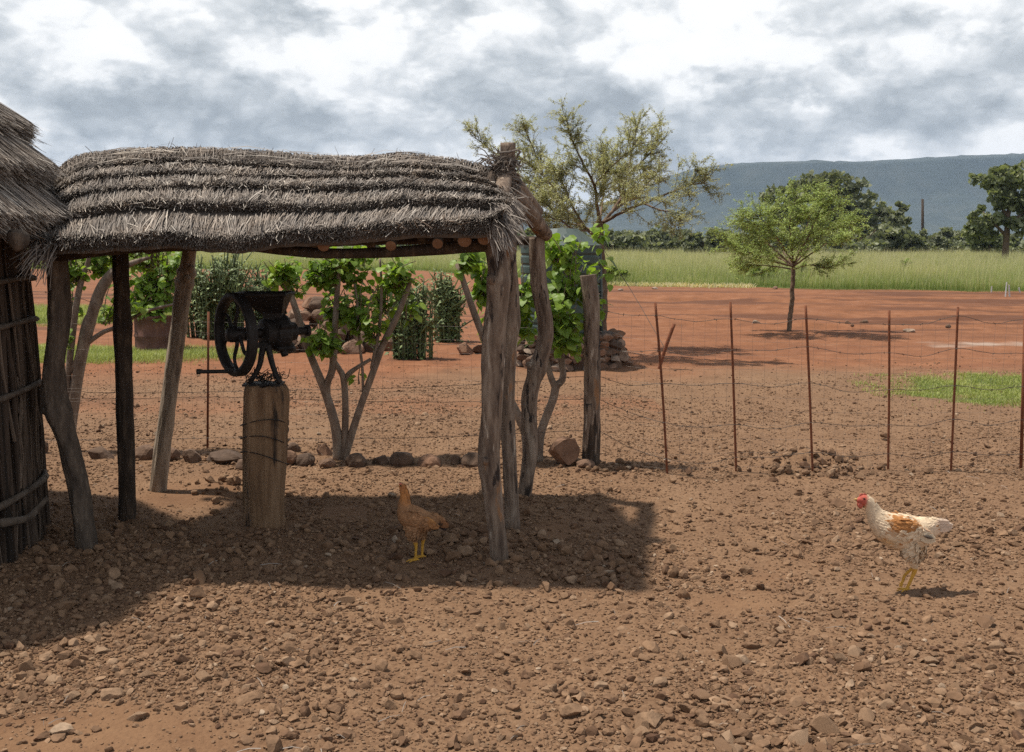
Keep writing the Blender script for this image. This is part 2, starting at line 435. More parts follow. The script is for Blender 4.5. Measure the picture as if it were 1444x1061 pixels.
# ------------------------------------------------------------------ ground
LAWN_R = (7.2, 11.6, 3.05, 1.5)
LAWN_L = (-7.4, 15.3, 3.6, 1.2)
LAWN_F = (-11.5, 24.0, 4.0, 3.2)


def ell(x, y, e):
    return np.sqrt(((x - e[0]) / e[2]) ** 2 + ((y - e[1]) / e[3]) ** 2)


def blob(x, y, px, py, rx, ry):
    g = G(px, py)
    return np.exp(-(((x - g[0]) / rx) ** 2 + ((y - g[1]) / ry) ** 2))


def dustmask(x, y):
    n = fbm(x * 1.6, y * 1.6, 31, 4)
    d = 1.3 * blob(x, y, 60, 1075, .75, .38) + .9 * blob(x, y, 260, 690, .42, .55) + .8 * blob(x, y, 480, 722, .25, .25) + .8 * blob(x, y, 790, 745, .22, .3) \
        + .55 * blob(x, y, 1060, 760, .6, .7) + .5 * blob(x, y, 1330, 960, .5, .35) + .45 * blob(x, y, 1000, 860, .3, .25)
    return np.clip(sstep(.25, .75, d + (n - .5) * 1.1), 0, 1)


def field_edge(x):
    return np.interp(x, [-40, -6, 4.2, 17, 60], [72, 66, 41.5, 36.5, 30]) + (fbm(x * .35, x * 0 + 3, 77, 3) - .5) * 3


def hgt(x, y):
    x = np.asarray(x, float); y = np.asarray(y, float)
    near = 1 - sstep(14, 30, y)
    h = (fbm(x * .55, y * .55, 1, 3) - .5) * .10 * near
    rough = near * (1 - .75 * dustmask(x, y))
    h = h + ((fbm(x * 3.5, y * 3.5, 2, 3) - .5) * .035 + (fbm(x * 14, y * 14, 3, 3) - .5) * .022) * rough
    h = h + .10 * blob(x, y, 1130, 652, .38, .22) * (0.5 + fbm(x * 9, y * 9, 9, 2)) + .05 * blob(x, y, 320, 690, .2, .2)
    # wheel ruts and windrows of the red track
    red = sstep(17, 22, y) * (1 - sstep(33, 38, y))
    rut = np.sin((y + .16 * x + 1.2 * np.sin(x * .16)) * 1.9) * .5 + (fbm(x * .5, y * 1.5, 21, 4) - .5) * 2
    h = h + red * rut * .10 * sstep(-2, 5, x)
    far = sstep(45, 120, y)
    h = h + far * (fbm(x * .01, y * .01, 5, 3) - .5) * .5
    return h


def HG(px, py):
    g = G(px, py); g[2] = float(hgt(g[0], g[1])); return g


def growth(start, step, rate, end, cap=1e9):
    v = [start]; s = step
    while v[-1] < end: v.append(v[-1] + s); s = min(s * rate, cap) if v[-1] < 24 or cap > 100 else s * rate
    return v


gx = np.arange(-4.6, 4.6001, .026)
gp = growth(4.6, .03, 1.05, 6500, .17)[1:]
GX = np.concatenate([-np.array(gp)[::-1], gx, gp])
gy = np.arange(2.6, 8.6, .026)
GY = np.concatenate([[-2000, -400, -90, -25, -8, -2, 0.5, 1.4, 1.8, 2.1, 2.3, 2.45], gy, growth(8.6, .03, 1.018, 24, .10)[1:], np.arange(24.1, 46, .11), growth(46.5, 1.0, 1.12, 6500)])
XX, YY = np.meshgrid(GX, GY)
xf, yf = XX.ravel(), YY.ravel()
zf = hgt(xf, yf)
V = np.stack([xf, yf, zf], -1)
nx, ny = len(GX), len(GY)
i = np.arange(ny - 1)[:, None] * nx; j = np.arange(nx - 1)[None, :]
Q = np.stack([i + j, i + j + 1, i + nx + j + 1, i + nx + j], -1).reshape(-1, 4)
rut_shade = sstep(.47, .62, vnoise(xf * .22 + 3, yf * 1.35 + xf * .25, 222) * .6 + vnoise(xf * .5, yf * 2.6 + xf * .42, 223) * .4) * sstep(17, 21, yf) * (1 - sstep(36, 40, yf))  # shading of the ruts painted as dark streaks, since the relief shades weakly
n1 = fbm(xf * .5, yf * .5, 41, 4); n2 = fbm(xf * 2.5, yf * 2.5, 42, 4)
a_red = sstep(12.2, 14.4, yf + (n1 - .5) * 2.5 + np.clip(-xf, 0, 4) * .25)
a_red = np.maximum(a_red, .55 * np.exp(-((yf - 10.6 + (n2 - .5) * 1.2) / .55) ** 2) * (xf < 1.5))
a_dust = dustmask(xf, yf)
a_green = np.zeros_like(xf)
for e in (LAWN_R, LAWN_L, LAWN_F):
    a_green = np.maximum(a_green, 1 - sstep(.82, 1.05, ell(xf, yf, e) + (n2 - .5) * .5))
a_green = np.maximum(a_green, sstep(-.5, 1.0, yf - field_edge(xf)))
a_pale = np.clip(ell(xf, yf, (7.5, 17.2, 1.0, .45)) * -1 + .95 + (n2 - .5) * 2.4, 0, 1)
gm = bpy.data.materials.new('yard_ground'); gm.use_nodes = True; nt = gm.node_tree; nt.nodes.clear()
go = nd(nt, 'ShaderNodeOutputMaterial')
tc = nd(nt, 'ShaderNodeTexCoord')
att = lambda n: nd(nt, 'ShaderNodeAttribute', attribute_name=n).outputs['Fac']
na = nd(nt, 'ShaderNodeTexNoise', {'Vector': tc.outputs['Object'], 'Scale': 2.2, 'Detail': 8, 'Roughness': .65}).outputs['Fac']
nb = nd(nt, 'ShaderNodeTexNoise', {'Vector': tc.outputs['Object'], 'Scale': 38, 'Detail': 6, 'Roughness': .7}).outputs['Fac']
vor = nd(nt, 'ShaderNodeTexVoronoi', {'Vector': tc.outputs['Object'], 'Scale': 55.0, 'Randomness': 1.0})
peb = nd(nt, 'ShaderNodeSeparateColor', {0: vor.outputs['Color']}).outputs[0]
cg = ramp(nt, mth(nt, 'ADD', mth(nt, 'MULTIPLY', nb, .55), mth(nt, 'MULTIPLY', na, .45)), [(.32, (.10, .054, .031)), (.5, (.168, .095, .053)), (.66, (.232, .142, .083))])
cg = mixc(nt, mth(nt, 'MULTIPLY', peb, .35), cg, (.26, .16, .095))
cd = ramp(nt, mth(nt, 'ADD', mth(nt, 'MULTIPLY', nb, .3), mth(nt, 'MULTIPLY', na, .7)), [(.36, (.148, .078, .042)), (.62, (.217, .123, .067))])
crd = ramp(nt, mth(nt, 'ADD', mth(nt, 'MULTIPLY', nb, .35), mth(nt, 'MULTIPLY', na, .65)), [(.35, (.14, .064, .034)), (.5, (.212, .089, .043)), (.68, (.275, .132, .072))])
nl = nd(nt, 'ShaderNodeTexNoise', {'Vector': nd(nt, 'ShaderNodeMapping', {'Vector': tc.outputs['Object'], 'Scale': (.12, .7, 1)}).outputs[0], 'Scale': 1.2, 'Detail': 6, 'Roughness': .6}).outputs['Fac']
crd = mixc(nt, nd(nt, 'ShaderNodeMapRange', {'Value': nl, 'From Min': .5, 'From Max': .72, 'To Max': .6}).outputs[0], crd, (.125, .052, .030)); crd = mixc(nt, mth(nt, 'MULTIPLY', att('rut'), .8), crd, (.10, .045, .027))  # rut shade mixed into the earth colour
cgr = ramp(nt, na, [(.35, (.06, .09, .02)), (.65, (.13, .15, .05))])
col = mixc(nt, att('dust'), cg, cd); col = mixc(nt, att('red'), col, crd)
col = mixc(nt, mth(nt, 'MULTIPLY', att('pale'), .6), col, (.42, .35, .29)); col = mixc(nt, att('green'), col, cgr)
bs = nd(nt, 'ShaderNodeBsdfPrincipled', {'Base Color': col, 'Roughness': .95, 'Specular IOR Level': .15})
hb = mth(nt, 'ADD', nb, mth(nt, 'MULTIPLY', vor.outputs['Distance'], -.6))
bp = nd(nt, 'ShaderNodeBump', {'Height': hb, 'Strength': .75, 'Distance': .012}); nt.links.new(bp.outputs[0], bs.inputs['Normal'])
nt.links.new(bs.outputs[0], go.inputs['Surface'])
struct(link_mesh('ground', V, [Q], gm, None, None, True, dict(rut=rut_shade, red=a_red, dust=a_dust, green=a_green, pale=a_pale)))

# ------------------------------------------------------------------ stones
def ico(sub):
    bm = bmesh.new(); bmesh.ops.create_icosphere(bm, subdivisions=sub, radius=1)
    V = np.array([v.co[:] for v in bm.verts]); Fc = np.array([[v.index for v in f.verts] for f in bm.faces]); bm.free()
    return V, Fc


def rockshape(sub, cuts, amp=.25, seed=0, lo=.5, hi=.85):
    r = np.random.default_rng(seed)
    V, Fc = ico(sub)
    V = V * (1 + amp * (fbm(V[:, 0] * 1.5 + 5 + seed, V[:, 1] * 1.5 + V[:, 2] * 1.1 + 9, seed, 2) - .5))[:, None]
    for _ in range(cuts):
        n = unit(r.normal(size=3)); off = r.uniform(lo, hi)
        V = V - np.maximum(0, V @ n - off)[:, None] * n
    return V, Fc


ROCK_S = [rockshape(1, 6, .5, k, .4, .8) for k in range(10)]
ROCK_M = [rockshape(2, 11, .7, 20 + k, .38, .8) for k in range(14)]
ROCK_L = [rockshape(3, 14, .8, 60 + k, .42, .82) for k in range(14)]
ROCK_R = [rockshape(3, 4, .5, 90 + k, .7, .95) for k in range(8)]    # rounder boulders


def stone_density(x, y):
    d = (1 - .93 * dustmask(x, y)) * (.26 + 1.2 * sstep(.38, .66, fbm(x * .9, y * .9, 51, 4)))
    d = d * (1 - sstep(10.5, 14.5, y + (fbm(x * .7, y * .7, 8, 3) - .5) * 3))
    d = d + .02
    for fx, fy in ((1275, 833), (586, 792)):
        gg = G(fx, fy); d = d * sstep(.05, .16, np.hypot(x - gg[0], y - gg[1]))
    d = d * (ell(x, y, LAWN_R) > .95) * (ell(x, y, LAWN_L) > .95)
    return d


def scatter(n, y0, y1, pw=1.0):
    u = rng.random(n); y = y0 * (y1 / y0) ** (u ** pw)
    x = (rng.random(n) * 2 - 1) * (y * .53 + .5)
    return x, y


def lay(mb, shapes, x, y, r, sink=.35, flat=(.45, .8)):
    n = len(x); idx = rng.integers(0, len(shapes), n)
    z = hgt(x, y)
    for k, (V0, F0) in enumerate(shapes):
        s = idx == k; m = s.sum()
        if not m: continue
        S = np.zeros((m, 3, 3)); S[:, 0, 0] = rng.uniform(.75, 1.35, m); S[:, 1, 1] = rng.uniform(.65, 1.1, m); S[:, 2, 2] = rng.uniform(*flat, m)
        t = rng.normal(0, .22, (m, 2)); tilt = np.zeros((m, 3, 3)); tilt[:] = np.eye(3); tilt[:, 0, 2] = t[:, 0]; tilt[:, 2, 0] = -t[:, 0]; tilt[:, 1, 2] = t[:, 1]; tilt[:, 2, 1] = -t[:, 1]
        Mx = zrot(rng.random(m) * 2 * PI) @ tilt @ S * r[s][:, None, None]
        Tr = np.stack([x[s], y[s], z[s] + r[s] * S[:, 2, 2] * (1 - 2 * sink) * .8], -1)
        V, fs = inst(V0, [F0], Mx, Tr)
        tt = np.clip(.46 + .2 * rng.normal(size=m), 0, 1)
        mb.add(V, fs, np.repeat(tt, len(V0)))


mb = MB()
x, y = scatter(300000, 3.0, 15.0, 1.0)                                    # grit
k = rng.random(len(x)) < np.clip(stone_density(x, y) + .15 * (1 - .8 * dustmask(x, y)) * (y < 12.5), 0.05, 1) * .75
x, y = x[k], y[k]
lay(mb, ROCK_S, x, y, np.exp(rng.normal(math.log(.0045), .5, len(x))) * (1 + .03 * (y - 3)), .3, (.5, .9))
x, y = scatter(60000, 3.0, 14.5, 1.05)                                     # gravel
k = rng.random(len(x)) < np.clip(stone_density(x, y), 0, 1) * (.85 - .55 * sstep(5.2, 7.5, y))
x, y = x[k], y[k]
lay(mb, ROCK_M, x, y, np.clip(np.exp(rng.normal(math.log(.0108), .50, len(x))), .005, .034) * (1 - .25 * sstep(6, 9, y)), .28, (.42, .85))
x, y = scatter(1900, 3.2, 11.0, 1.1)                                      # rubble
k = rng.random(len(x)) < np.clip(stone_density(x, y), 0, 1) * (.62 - .4 * sstep(5, 8, y))
x, y = x[k], y[k]
rub = np.clip(np.exp(rng.normal(math.log(.028), .28, len(x))), .02, .058)
NI = 170
big = np.argsort(-rub / y)                                                # the ones that show largest stand as single objects
lay(mb, ROCK_M, x[big[NI:]], y[big[NI:]], rub[big[NI:]], .32, (.4, .75))
for bx_, by_, n_, s_ in ((1130, 655, 170, .30), (1190, 660, 40, .2), (880, 665, 60, .22), (330, 692, 60, .2), (660, 770, 160, .4), (190, 790, 170, .42), (840, 800, 90, .25)):
    g = G(bx_, by_); xx = g[0] + rng.normal(0, s_, n_); yy = g[1] + rng.normal(0, s_ * .75, n_)
    lay(mb, ROCK_M, xx, yy, np.clip(np.exp(rng.normal(math.log(.021), .38, n_)), .008, .05), .2, (.6, 1.0))
tag(mb.build('gravel', M['stone']), 'brown angular gravel and grit covering the whole yard', 'gravel', kind='stuff')

RLAB = 'loose angular brown stone lying among the gravel of the yard'
loose_meshes = []
for k, (V0, F0) in enumerate(ROCK_L):
    S = V0 * np.array([1.2, .95, .64]) ; tt = np.full(len(V0), .3 + .045 * k)
    o = link_mesh('loose_stone', S, [F0], M['stone'], None, tt); loose_meshes.append(o.data); bpy.data.objects.remove(o)
for q in big[:NI]:
    o = bpy.data.objects.new('loose_stone', loose_meshes[int(rng.integers(0, len(loose_meshes)))]); C.objects.link(o)
    r = float(rub[q]); o.location = (float(x[q]), float(y[q]), float(hgt(x[q], y[q])) + .22 * r)
    o.scale = (r * random.uniform(.8, 1.25), r * random.uniform(.8, 1.15), r * random.uniform(.75, 1.2)); o.rotation_euler = (random.gauss(0, .2), random.gauss(0, .2), random.uniform(0, 6.28))
    tag(o, RLAB, 'stone', 'larger loose stones lying in the yard')


def rock_at(px, py, wpx, hpx, label, name='loose_stone', group=None, shapes=ROCK_L, tint=.5, m='stone', cat='stone', sink=.3, k=None, rz=None, zbase=None):
    g = HG(px, py); w = wpx / F * g[1] * .5; h = hpx / F * g[1] * .62
    V0, F0 = shapes[k if k is not None else int(rng.integers(0, len(shapes)))]
    a = rng.uniform(0, 6.28) if rz is None else rz
    V = V0 @ np.array([[math.cos(a), -math.sin(a), 0], [math.sin(a), math.cos(a), 0], [0, 0, 1]]).T * np.array([w / .88, w / .95, h])
    z0 = g[2] if zbase is None else zbase
    o = link_mesh(name, V + np.array([g[0], g[1], z0 + h * (1 - 2 * sink) * .8]), [F0], M[m], None, np.full(len(V), tint), False, None, (g[0], g[1], z0))
    tag(o, label, cat, group); return o


rock_at(88, 1034, 34, 20, 'small pale grey stone alone on the bare dust at the lower left', tint=.95, k=2)
rock_at(386, 1052, 38, 26, 'square brown stone at the lower edge of the bare dust', tint=.45, k=5)
rock_at(158, 984, 40, 18, 'flat tan stone at the border between gravel and bare dust', tint=.75, k=3)
rock_at(1130, 941, 36, 18, 'dark grey brown pointed stone lying alone on the right foreground gravel', tint=.12, k=7)
rock_at(280, 847, 34, 26, 'upright brown stone at the edge of the hut shadow', tint=.5, k=8)
rock_at(350, 988, 44, 22, 'broad brown slab between the bare dust and the foreground gravel', tint=.55, k=9)
rock_at(914, 1018, 52, 26, 'large tan rounded stone in the bottom centre rubble', tint=.72, k=10)
rock_at(800, 1008, 44, 26, 'tan stone left of the large rounded stone in the bottom rubble', tint=.6, k=11)
rock_at(1178, 712, 26, 12, 'reddish stone on the gravel left of the white hen', tint=.2, k=1)
rock_at(58, 742, 26, 18, 'dark stone lying at the foot of the stick wall', tint=.1, k=4)

# ------------------------------------------------------------------ straw builder
def straws(mb, p, w, tint, lat):
    """p (n,k,3) centre lines, w widths, lat (n,3) sideways vectors"""
    n, k, _ = p.shape
    tan = unit(p[:, -1] - p[:, 0]); nrm = unit(np.cross(tan, lat)); lat = np.cross(nrm, tan)
    a = rng.uniform(-1.0, 1.0, n)[:, None]
    wv = (np.cos(a) * lat + np.sin(a) * nrm) * (w * .5)[:, None]
    taper = np.linspace(1, .55, k)[None, :, None]
    L = p - wv[:, None, :] * taper; Rr = p + wv[:, None, :] * taper
    V = np.stack([L, Rr], 2).reshape(-1, 3)          # n,k,2
    b = (np.arange(n) * k * 2)[:, None]; s = np.arange(k - 1)[None, :] * 2
    Q = np.stack([b + s, b + s + 1, b + s + 3, b + s + 2], -1).reshape(-1, 4)
    mb.add(V, Q, np.repeat(tint, k * 2))


# ------------------------------------------------------------------ round hut
HC = np.array([-3.99, 5.24]); HR = 1.47
hut = thing('round_hut', 'round hut with stick wall and layered grey thatch at the left edge', 'hut', (HC[0], HC[1], 0))


def cyl(a, r, z):
    return np.stack([HC[0] + r * np.cos(a), HC[1] + r * np.sin(a), z + 0 * a], -1)


mb = MB()
NS = 470
for layer, (rr, cnt) in enumerate(((HR, 440), (HR - .022, 400))):
    for k in range(cnt):
        a0 = 2 * PI * k / cnt + rng.normal(0, .006)
        if math.cos(a0 + .3) < -.35: continue
        lean = rng.normal(0, .05); bow = rng.normal(0, .025)
        h1 = rng.uniform(1.68, 1.86)
        aa = np.array([a0, a0 + lean * .5 + bow, a0 + lean])
        pts = np.stack([cyl(np.array([aa[q]]), rr + rng.normal(0, .012) - [0, .01, .02][q], [-.05, .85, h1][q])[0] for q in range(3)])
        r = abs(rng.normal(.006, .007)) + .006
        v, f = tube(catmull(pts, 7), np.linspace(r, r * .8, 7), 5, .2, k % 50)
        mb.add(v, f, np.clip(rng.normal(.42, .25), 0, 1))
for k in range(150):      # loose crooked sticks tucked into the face of the wall
    a0 = rng.uniform(-1.9, 1.3); z0 = rng.uniform(-.05, .9); L_ = rng.uniform(.5, 1.5); sl_ = rng.normal(0, .13)
    zz = np.linspace(z0, min(z0 + L_, 1.75), 6); aa = a0 + sl_ * (zz - z0) + rng.normal(0, .012, 6)
    pts = cyl(aa, HR + .012 + rng.normal(0, .006, 6), 0); pts[:, 2] = zz
    r = rng.uniform(.004, .011); v, f = tube(catmull(pts, 14), np.linspace(r, r * .6, 14), 5, .2, k % 50); mb.add(v, f, np.clip(rng.normal(.72, .25), 0, 1))
th = np.linspace(0, 2 * PI, 65)[:-1]
mb.build('stick_wall', M['stick'], hut)
v, f = lathe([(HR - .1, -.03), (HR - .1, .9), (HR - .13, 1.9)], 48, center=(HC[0], HC[1], 0))
mb = MB(); mb.add(v, f, .02); mb.build('dark_backing', M['stick'], hut, True)  # near-black sheet added so gaps between sticks read as shade inside
for z, dz, r in ((.30, .10, .018), (.82, .10, .016), (1.18, .06, .015), (1.42, .0, .015)):
    a = np.linspace(-2.2, 1.5, 60)
    pts = cyl(a, HR + .03 + .012 * np.sin(a * 7), 0); pts[:, 2] = z + dz * np.sin(a + 1.4) * .35 + .01 * np.sin(a * 9)
    mb = MB(); v, f = tube(pts, r * (1 + .15 * np.sin(np.arange(60))), 7, .2, 3); mb.add(v, f); mb.build('binding_withy', M['withy'], hut, True)
# a withy end bends out of the wall beside the crooked post
pts = catmull([P(2, 738, 5.0), P(38, 731, 5.25), P(52, 718, 5.34), P(66, 703, 5.4)], 14)
mb = MB(); v, f = tube(pts, np.linspace(.021, .013, 14), 8, .25, 5); mb.add(v, f); mb.build('withy_end', M['withy'], hut, True)
pts = np.array([P(26, 330, 4.9), P(24, 354, 4.86)])
mb = MB(); v, f = tube(catmull(pts, 5), [.045, .05, .045, .03, .01], 9, .1, 5); mb.add(v, f); mb.build('rafter_end', M['bark_crook'], hut, True)

TIERS = [(0.02, 0.98, 2.99, 2.60, .13), (0.70, 1.46, 2.62, 2.09, .14), (1.04, 1.58, 2.34, 1.88, .14), (1.15, 1.67, 2.12, 1.63, .16)]   # r root, r tip, z root, z tip, lip


def tier_pt(T, a, s, d):
    r0, r1, z0, z1, lip = T
    und = 1 + .02 * np.sin(a * 5 + r1 * 9) + .015 * np.sin(a * 13 + r1 * 4)
    r = r0 + (r1 * und - r0) * s; z = z0 + (z1 - z0) * s - .02 * np.sin(s * PI) * 0 + .05 * np.sin(s * PI)
    sl = math.atan2(z0 - z1, r1 - r0)
    return np.stack([HC[0] + (r + d * math.sin(sl)) * np.cos(a), HC[1] + (r + d * math.sin(sl)) * np.sin(a), z + d * math.cos(sl) + 0 * a], -1)


mb = MB()
a_ = np.linspace(0, 2 * PI, 121)
for T in TIERS:      # body under the straw
    S_ = np.array([0, .35, .7, .97, .97, .5, 0]); D_ = np.array([.0, .02, .03, T[4] * .45, -.03, -.05, -.04])
    g = np.stack([tier_pt(T, a_, s, d) for s, d in zip(S_, D_)], 0); m_, n_ = g.shape[:2]
    i = np.arange(m_ - 1)[:, None] * n_; j = np.arange(n_ - 1)[None, :]
    mb.add(g.reshape(-1, 3), np.stack([i + j, i + n_ + j, i + n_ + j + 1, i + j + 1], -1).reshape(-1, 4), .08)
    n = int(17000 * T[1])
    a0 = rng.uniform(-2.75, 2.1, n); s1 = 1 + rng.normal(0, .018, n) - .02 * (rng.random(n) < .3); s0 = s1 - rng.uniform(.3, .7, n)
    s0 = np.maximum(s0, 0)
    d1 = rng.uniform(-.01, T[4], n); d0 = d1 * .35 + rng.uniform(-.005, .012, n)
    da = rng.normal(.012, .016, n)
    st = np.stack([tier_pt(T, a0 + da * t, s0 + (s1 - s0) * t, d0 + (d1 - d0) * t ** .7) for t in (0, .5, 1)], 1)
    latv = np.stack([-np.sin(a0), np.cos(a0), 0 * a0], -1)
    straws(mb, st, rng.uniform(.003, .006, n), np.clip(rng.normal(.56, .2, n) + (.25 * (rng.random(n) < .12)), 0, 1), latv)
    n = int(260 * T[1])      # loose ends sticking out
    a0 = rng.uniform(-2.75, 2.1, n); s1 = 1 + rng.uniform(0, .12, n); s0 = s1 - rng.uniform(.25, .5, n)
    d1 = rng.uniform(.0, T[4] * 1.3, n); da = rng.normal(0, .10, n)
    st = np.stack([tier_pt(T, a0 + da * t, s0 + (s1 - s0) * t, d1 * t + .03 * (1 - t)) for t in (0, .5, 1)], 1)
    straws(mb, st, rng.uniform(.003, .005, n), rng.uniform(.4, 1, n), np.stack([-np.sin(a0), np.cos(a0), 0 * a0], -1))
mb.build('thatch_roof', M['thatch'], hut)
v, f = lathe([(.02, 3.42), (.12, 3.36), (.2, 3.2), (.27, 2.95)], 14, center=(HC[0], HC[1], 0))
mb = MB(); mb.add(v, f, .4); mb.build('roof_cap', M['thatch'], hut)

# ------------------------------------------------------------------ thatched shelter
shel = thing('thatched_shelter', 'open shelter of crooked wooden posts under a layered grass thatch roof', 'shelter', (-1.2, 6.0, 0))
RY, EY, BY = 6.0, 5.13, 6.86


def interp_line(pp, Y):
    w = np.array([P(a, b, Y) for a, b in pp]); u = np.linspace(0, 1, 140)
    k = np.concatenate([[0], np.cumsum(np.linalg.norm(np.diff(w, axis=0), axis=1))]); k /= k[-1]
    return u, np.stack([np.interp(u, k, w[:, c]) for c in range(3)], -1)


UU, RIDGE = interp_line([(62, 292), (80, 258), (108, 233), (200, 223), (280, 223), (380, 228), (460, 235), (520, 236), (570, 230), (620, 237), (660, 242), (690, 250), (712, 265), (726, 290)], RY)
_, EAVE = interp_line([(50, 360), (110, 351), (160, 348), (250, 343), (340, 345), (420, 342), (500, 336), (600, 331), (690, 326), (714, 312)], EY)
ker = np.hanning(15); ker /= ker.sum()
for A in (RIDGE, EAVE):
    for c in (0, 2):
        A[:, c] = np.convolve(np.pad(A[:, c], 7, mode='edge'), ker, 'valid')
BACK = EAVE.copy(); BACK[:, 1] = BY; BACK[:, 0] = BACK[:, 0] * 1.0 - .03


def lerpU(A, u):
    u = np.clip(u, 0, 1); return np.stack([np.interp(u, UU, A[:, c]) for c in range(3)], -1)


def roof_pt(u, s, d, back=False):
    E = BACK if back else EAVE
    R_, E_ = lerpU(RIDGE, u), lerpU(E, u)
    dirv = E_ - R_
    s = np.asarray(s, float)
    p = R_ + dirv * s[..., None]
    p[..., 2] += .03 * np.sin(np.clip(s, 0, 1.1) * PI)               # the slope bellies out a little
    n = unit(np.stack([0 * dirv[..., 1], -dirv[..., 2] * np.sign(dirv[..., 1]) * -1, np.abs(dirv[..., 1])], -1))
    n[..., 1] = np.sign(dirv[..., 1]) * np.abs(n[..., 1])
    xx = (np.asarray(u) - lerpU(RIDGE, u)[..., 0] * 0) - np.clip(u, 0, 1)
    p[..., 0] += xx * 2.4
    return p + n * np.asarray(d)[..., None]


COURSE = [0.0, .15, .325, .50, .71, 1.0]


def wav(u, k):
    return .020 * np.sin(u * 9 + k * 2.1) + .012 * np.sin(u * 23 + k * 4.7) + .03 * (fbm(u * 30, u * 0 + k, 61 + k, 3) - .5)


mb = MB()
ug = np.linspace(0, 1, 90)
for back in (False, True):
    for k in range(1, 6):
        e1 = COURSE[k] - .01; e0 = max(COURSE[k - 1] - .12, 0)
        S_ = np.array([e0, (e0 + e1) / 2, e1, e1, e0]); D_ = np.array([-.015, .008, .03, -.035, -.05])
        g = np.stack([roof_pt(ug, np.full(90, s) + wav(ug, k), np.full(90, d), back) for s, d in zip(S_, D_)], 0); m_, n_ = g.shape[:2]
        i = np.arange(m_ - 1)[:, None] * n_; j = np.arange(n_ - 1)[None, :]
        mb.add(g.reshape(-1, 3), np.stack([i + j, i + n_ + j, i + n_ + j + 1, i + j + 1], -1).reshape(-1, 4), .06)
        lip = [0, .045, .052, .056, .06, .07][k]
        n = 11500 if not back else 3600
        if k == 5: n = int(n * 1.35)
        u0 = rng.uniform(-.004, 1.004, n)
        lump = fbm(u0 * 45, u0 * 0 + k * 3.3, 71 + k, 3)
        s1 = COURSE[k] + wav(u0, k) + rng.normal(0, .010, n) + (lump - .5) * .03
        s0 = np.maximum(s1 - rng.uniform(.10, .26, n), -.03)
        d1 = rng.uniform(-.015, lip, n) * (.75 + .5 * lump); d0 = d1 * .3 - .012 + rng.uniform(0, .015, n)
        du = rng.normal(-.006, .010, n) + .018 * (fbm(u0 * 60, u0 * 0 + k * 2.2, 171 + k, 2) - .5)
        q = np.stack([roof_pt(u0 + du * t, s0 + (s1 - s0) * t, d0 + (d1 - d0) * t ** .7, back) for t in (0, .5, 1)], 1)
        latv = np.tile([1.0, 0, 0], (n, 1))
        tt = np.clip(rng.normal(.36, .18, n) + .3 * fbm(u0 * 70, s1 * 8, 191 + k, 3) + .28 * (rng.random(n) < .10) - .25 * (d1 < lip * .25), 0, 1)
        straws(mb, q, rng.uniform(.003, .0062, n), tt, latv)
        n = 430 if not back else 90                                     # stray pale stalks across the steps
        u0 = rng.uniform(0, 1, n); s0 = COURSE[k] - rng.uniform(.02, .2, n); s1 = COURSE[k] + rng.uniform(-.02, .055, n)
        d1 = rng.uniform(.02, lip + .035, n); du = rng.normal(0, .018, n)
        q = np.stack([roof_pt(u0 + du * t, s0 + (s1 - s0) * t, .02 + (d1 - .02) * t, back) for t in (0, .5, 1)], 1)
        straws(mb, q, rng.uniform(.003, .0065, n), rng.uniform(.6, 1, n), latv[:n] if len(latv) >= n else np.tile([1.0, 0, 0], (n, 1)))
# ridge capping laid across, with ragged ends against the sky
n = 5200
u0 = rng.uniform(0, 1, n); du = rng.normal(-.012, .02, n)
sa = rng.uniform(.02, .16, n); sb = rng.uniform(.02, .16, n); dd = rng.uniform(.0, .05, n)
q = np.stack([roof_pt(u0, sb, dd * .8, True), roof_pt(u0 + du * .5, 0 * sb, dd + .02), roof_pt(u0 + du, sa, dd)], 1)
straws(mb, q, rng.uniform(.0035, .007, n), np.clip(rng.normal(.45, .2, n), 0, 1), np.tile([1.0, 0, 0], (n, 1)))
n = 230
u0 = rng.uniform(.01, .99, n); p0 = roof_pt(u0, rng.uniform(0, .1, n), np.full(n, .03))
dr = unit(np.stack([rng.normal(0, .8, n), rng.normal(-.3, .5, n), np.abs(rng.normal(.35, .3, n))], -1)) * rng.uniform(.03, .10, n)[:, None]
straws(mb, np.stack([p0, p0 + dr * .5, p0 + dr], 1), rng.uniform(.003, .005, n), rng.uniform(.35, .95, n), np.tile([1.0, 0, 0], (n, 1)))
# long stalks lying along the ridge
n = 90
u0 = rng.uniform(.02, .85, n); L_ = rng.uniform(.04, .13, n); s_ = rng.uniform(0, .22, n)
q = np.stack([roof_pt(u0 + L_ * t, s_ + rng.normal(0, .01), np.full(n, .06 + .01 * math.sin(t * 3)) + rng.uniform(0, .015, n)) for t in (0, .5, 1)], 1)
straws(mb, q, rng.uniform(.003, .006, n), rng.uniform(.5, 1, n), np.tile([0, .7, .7], (n, 1)))
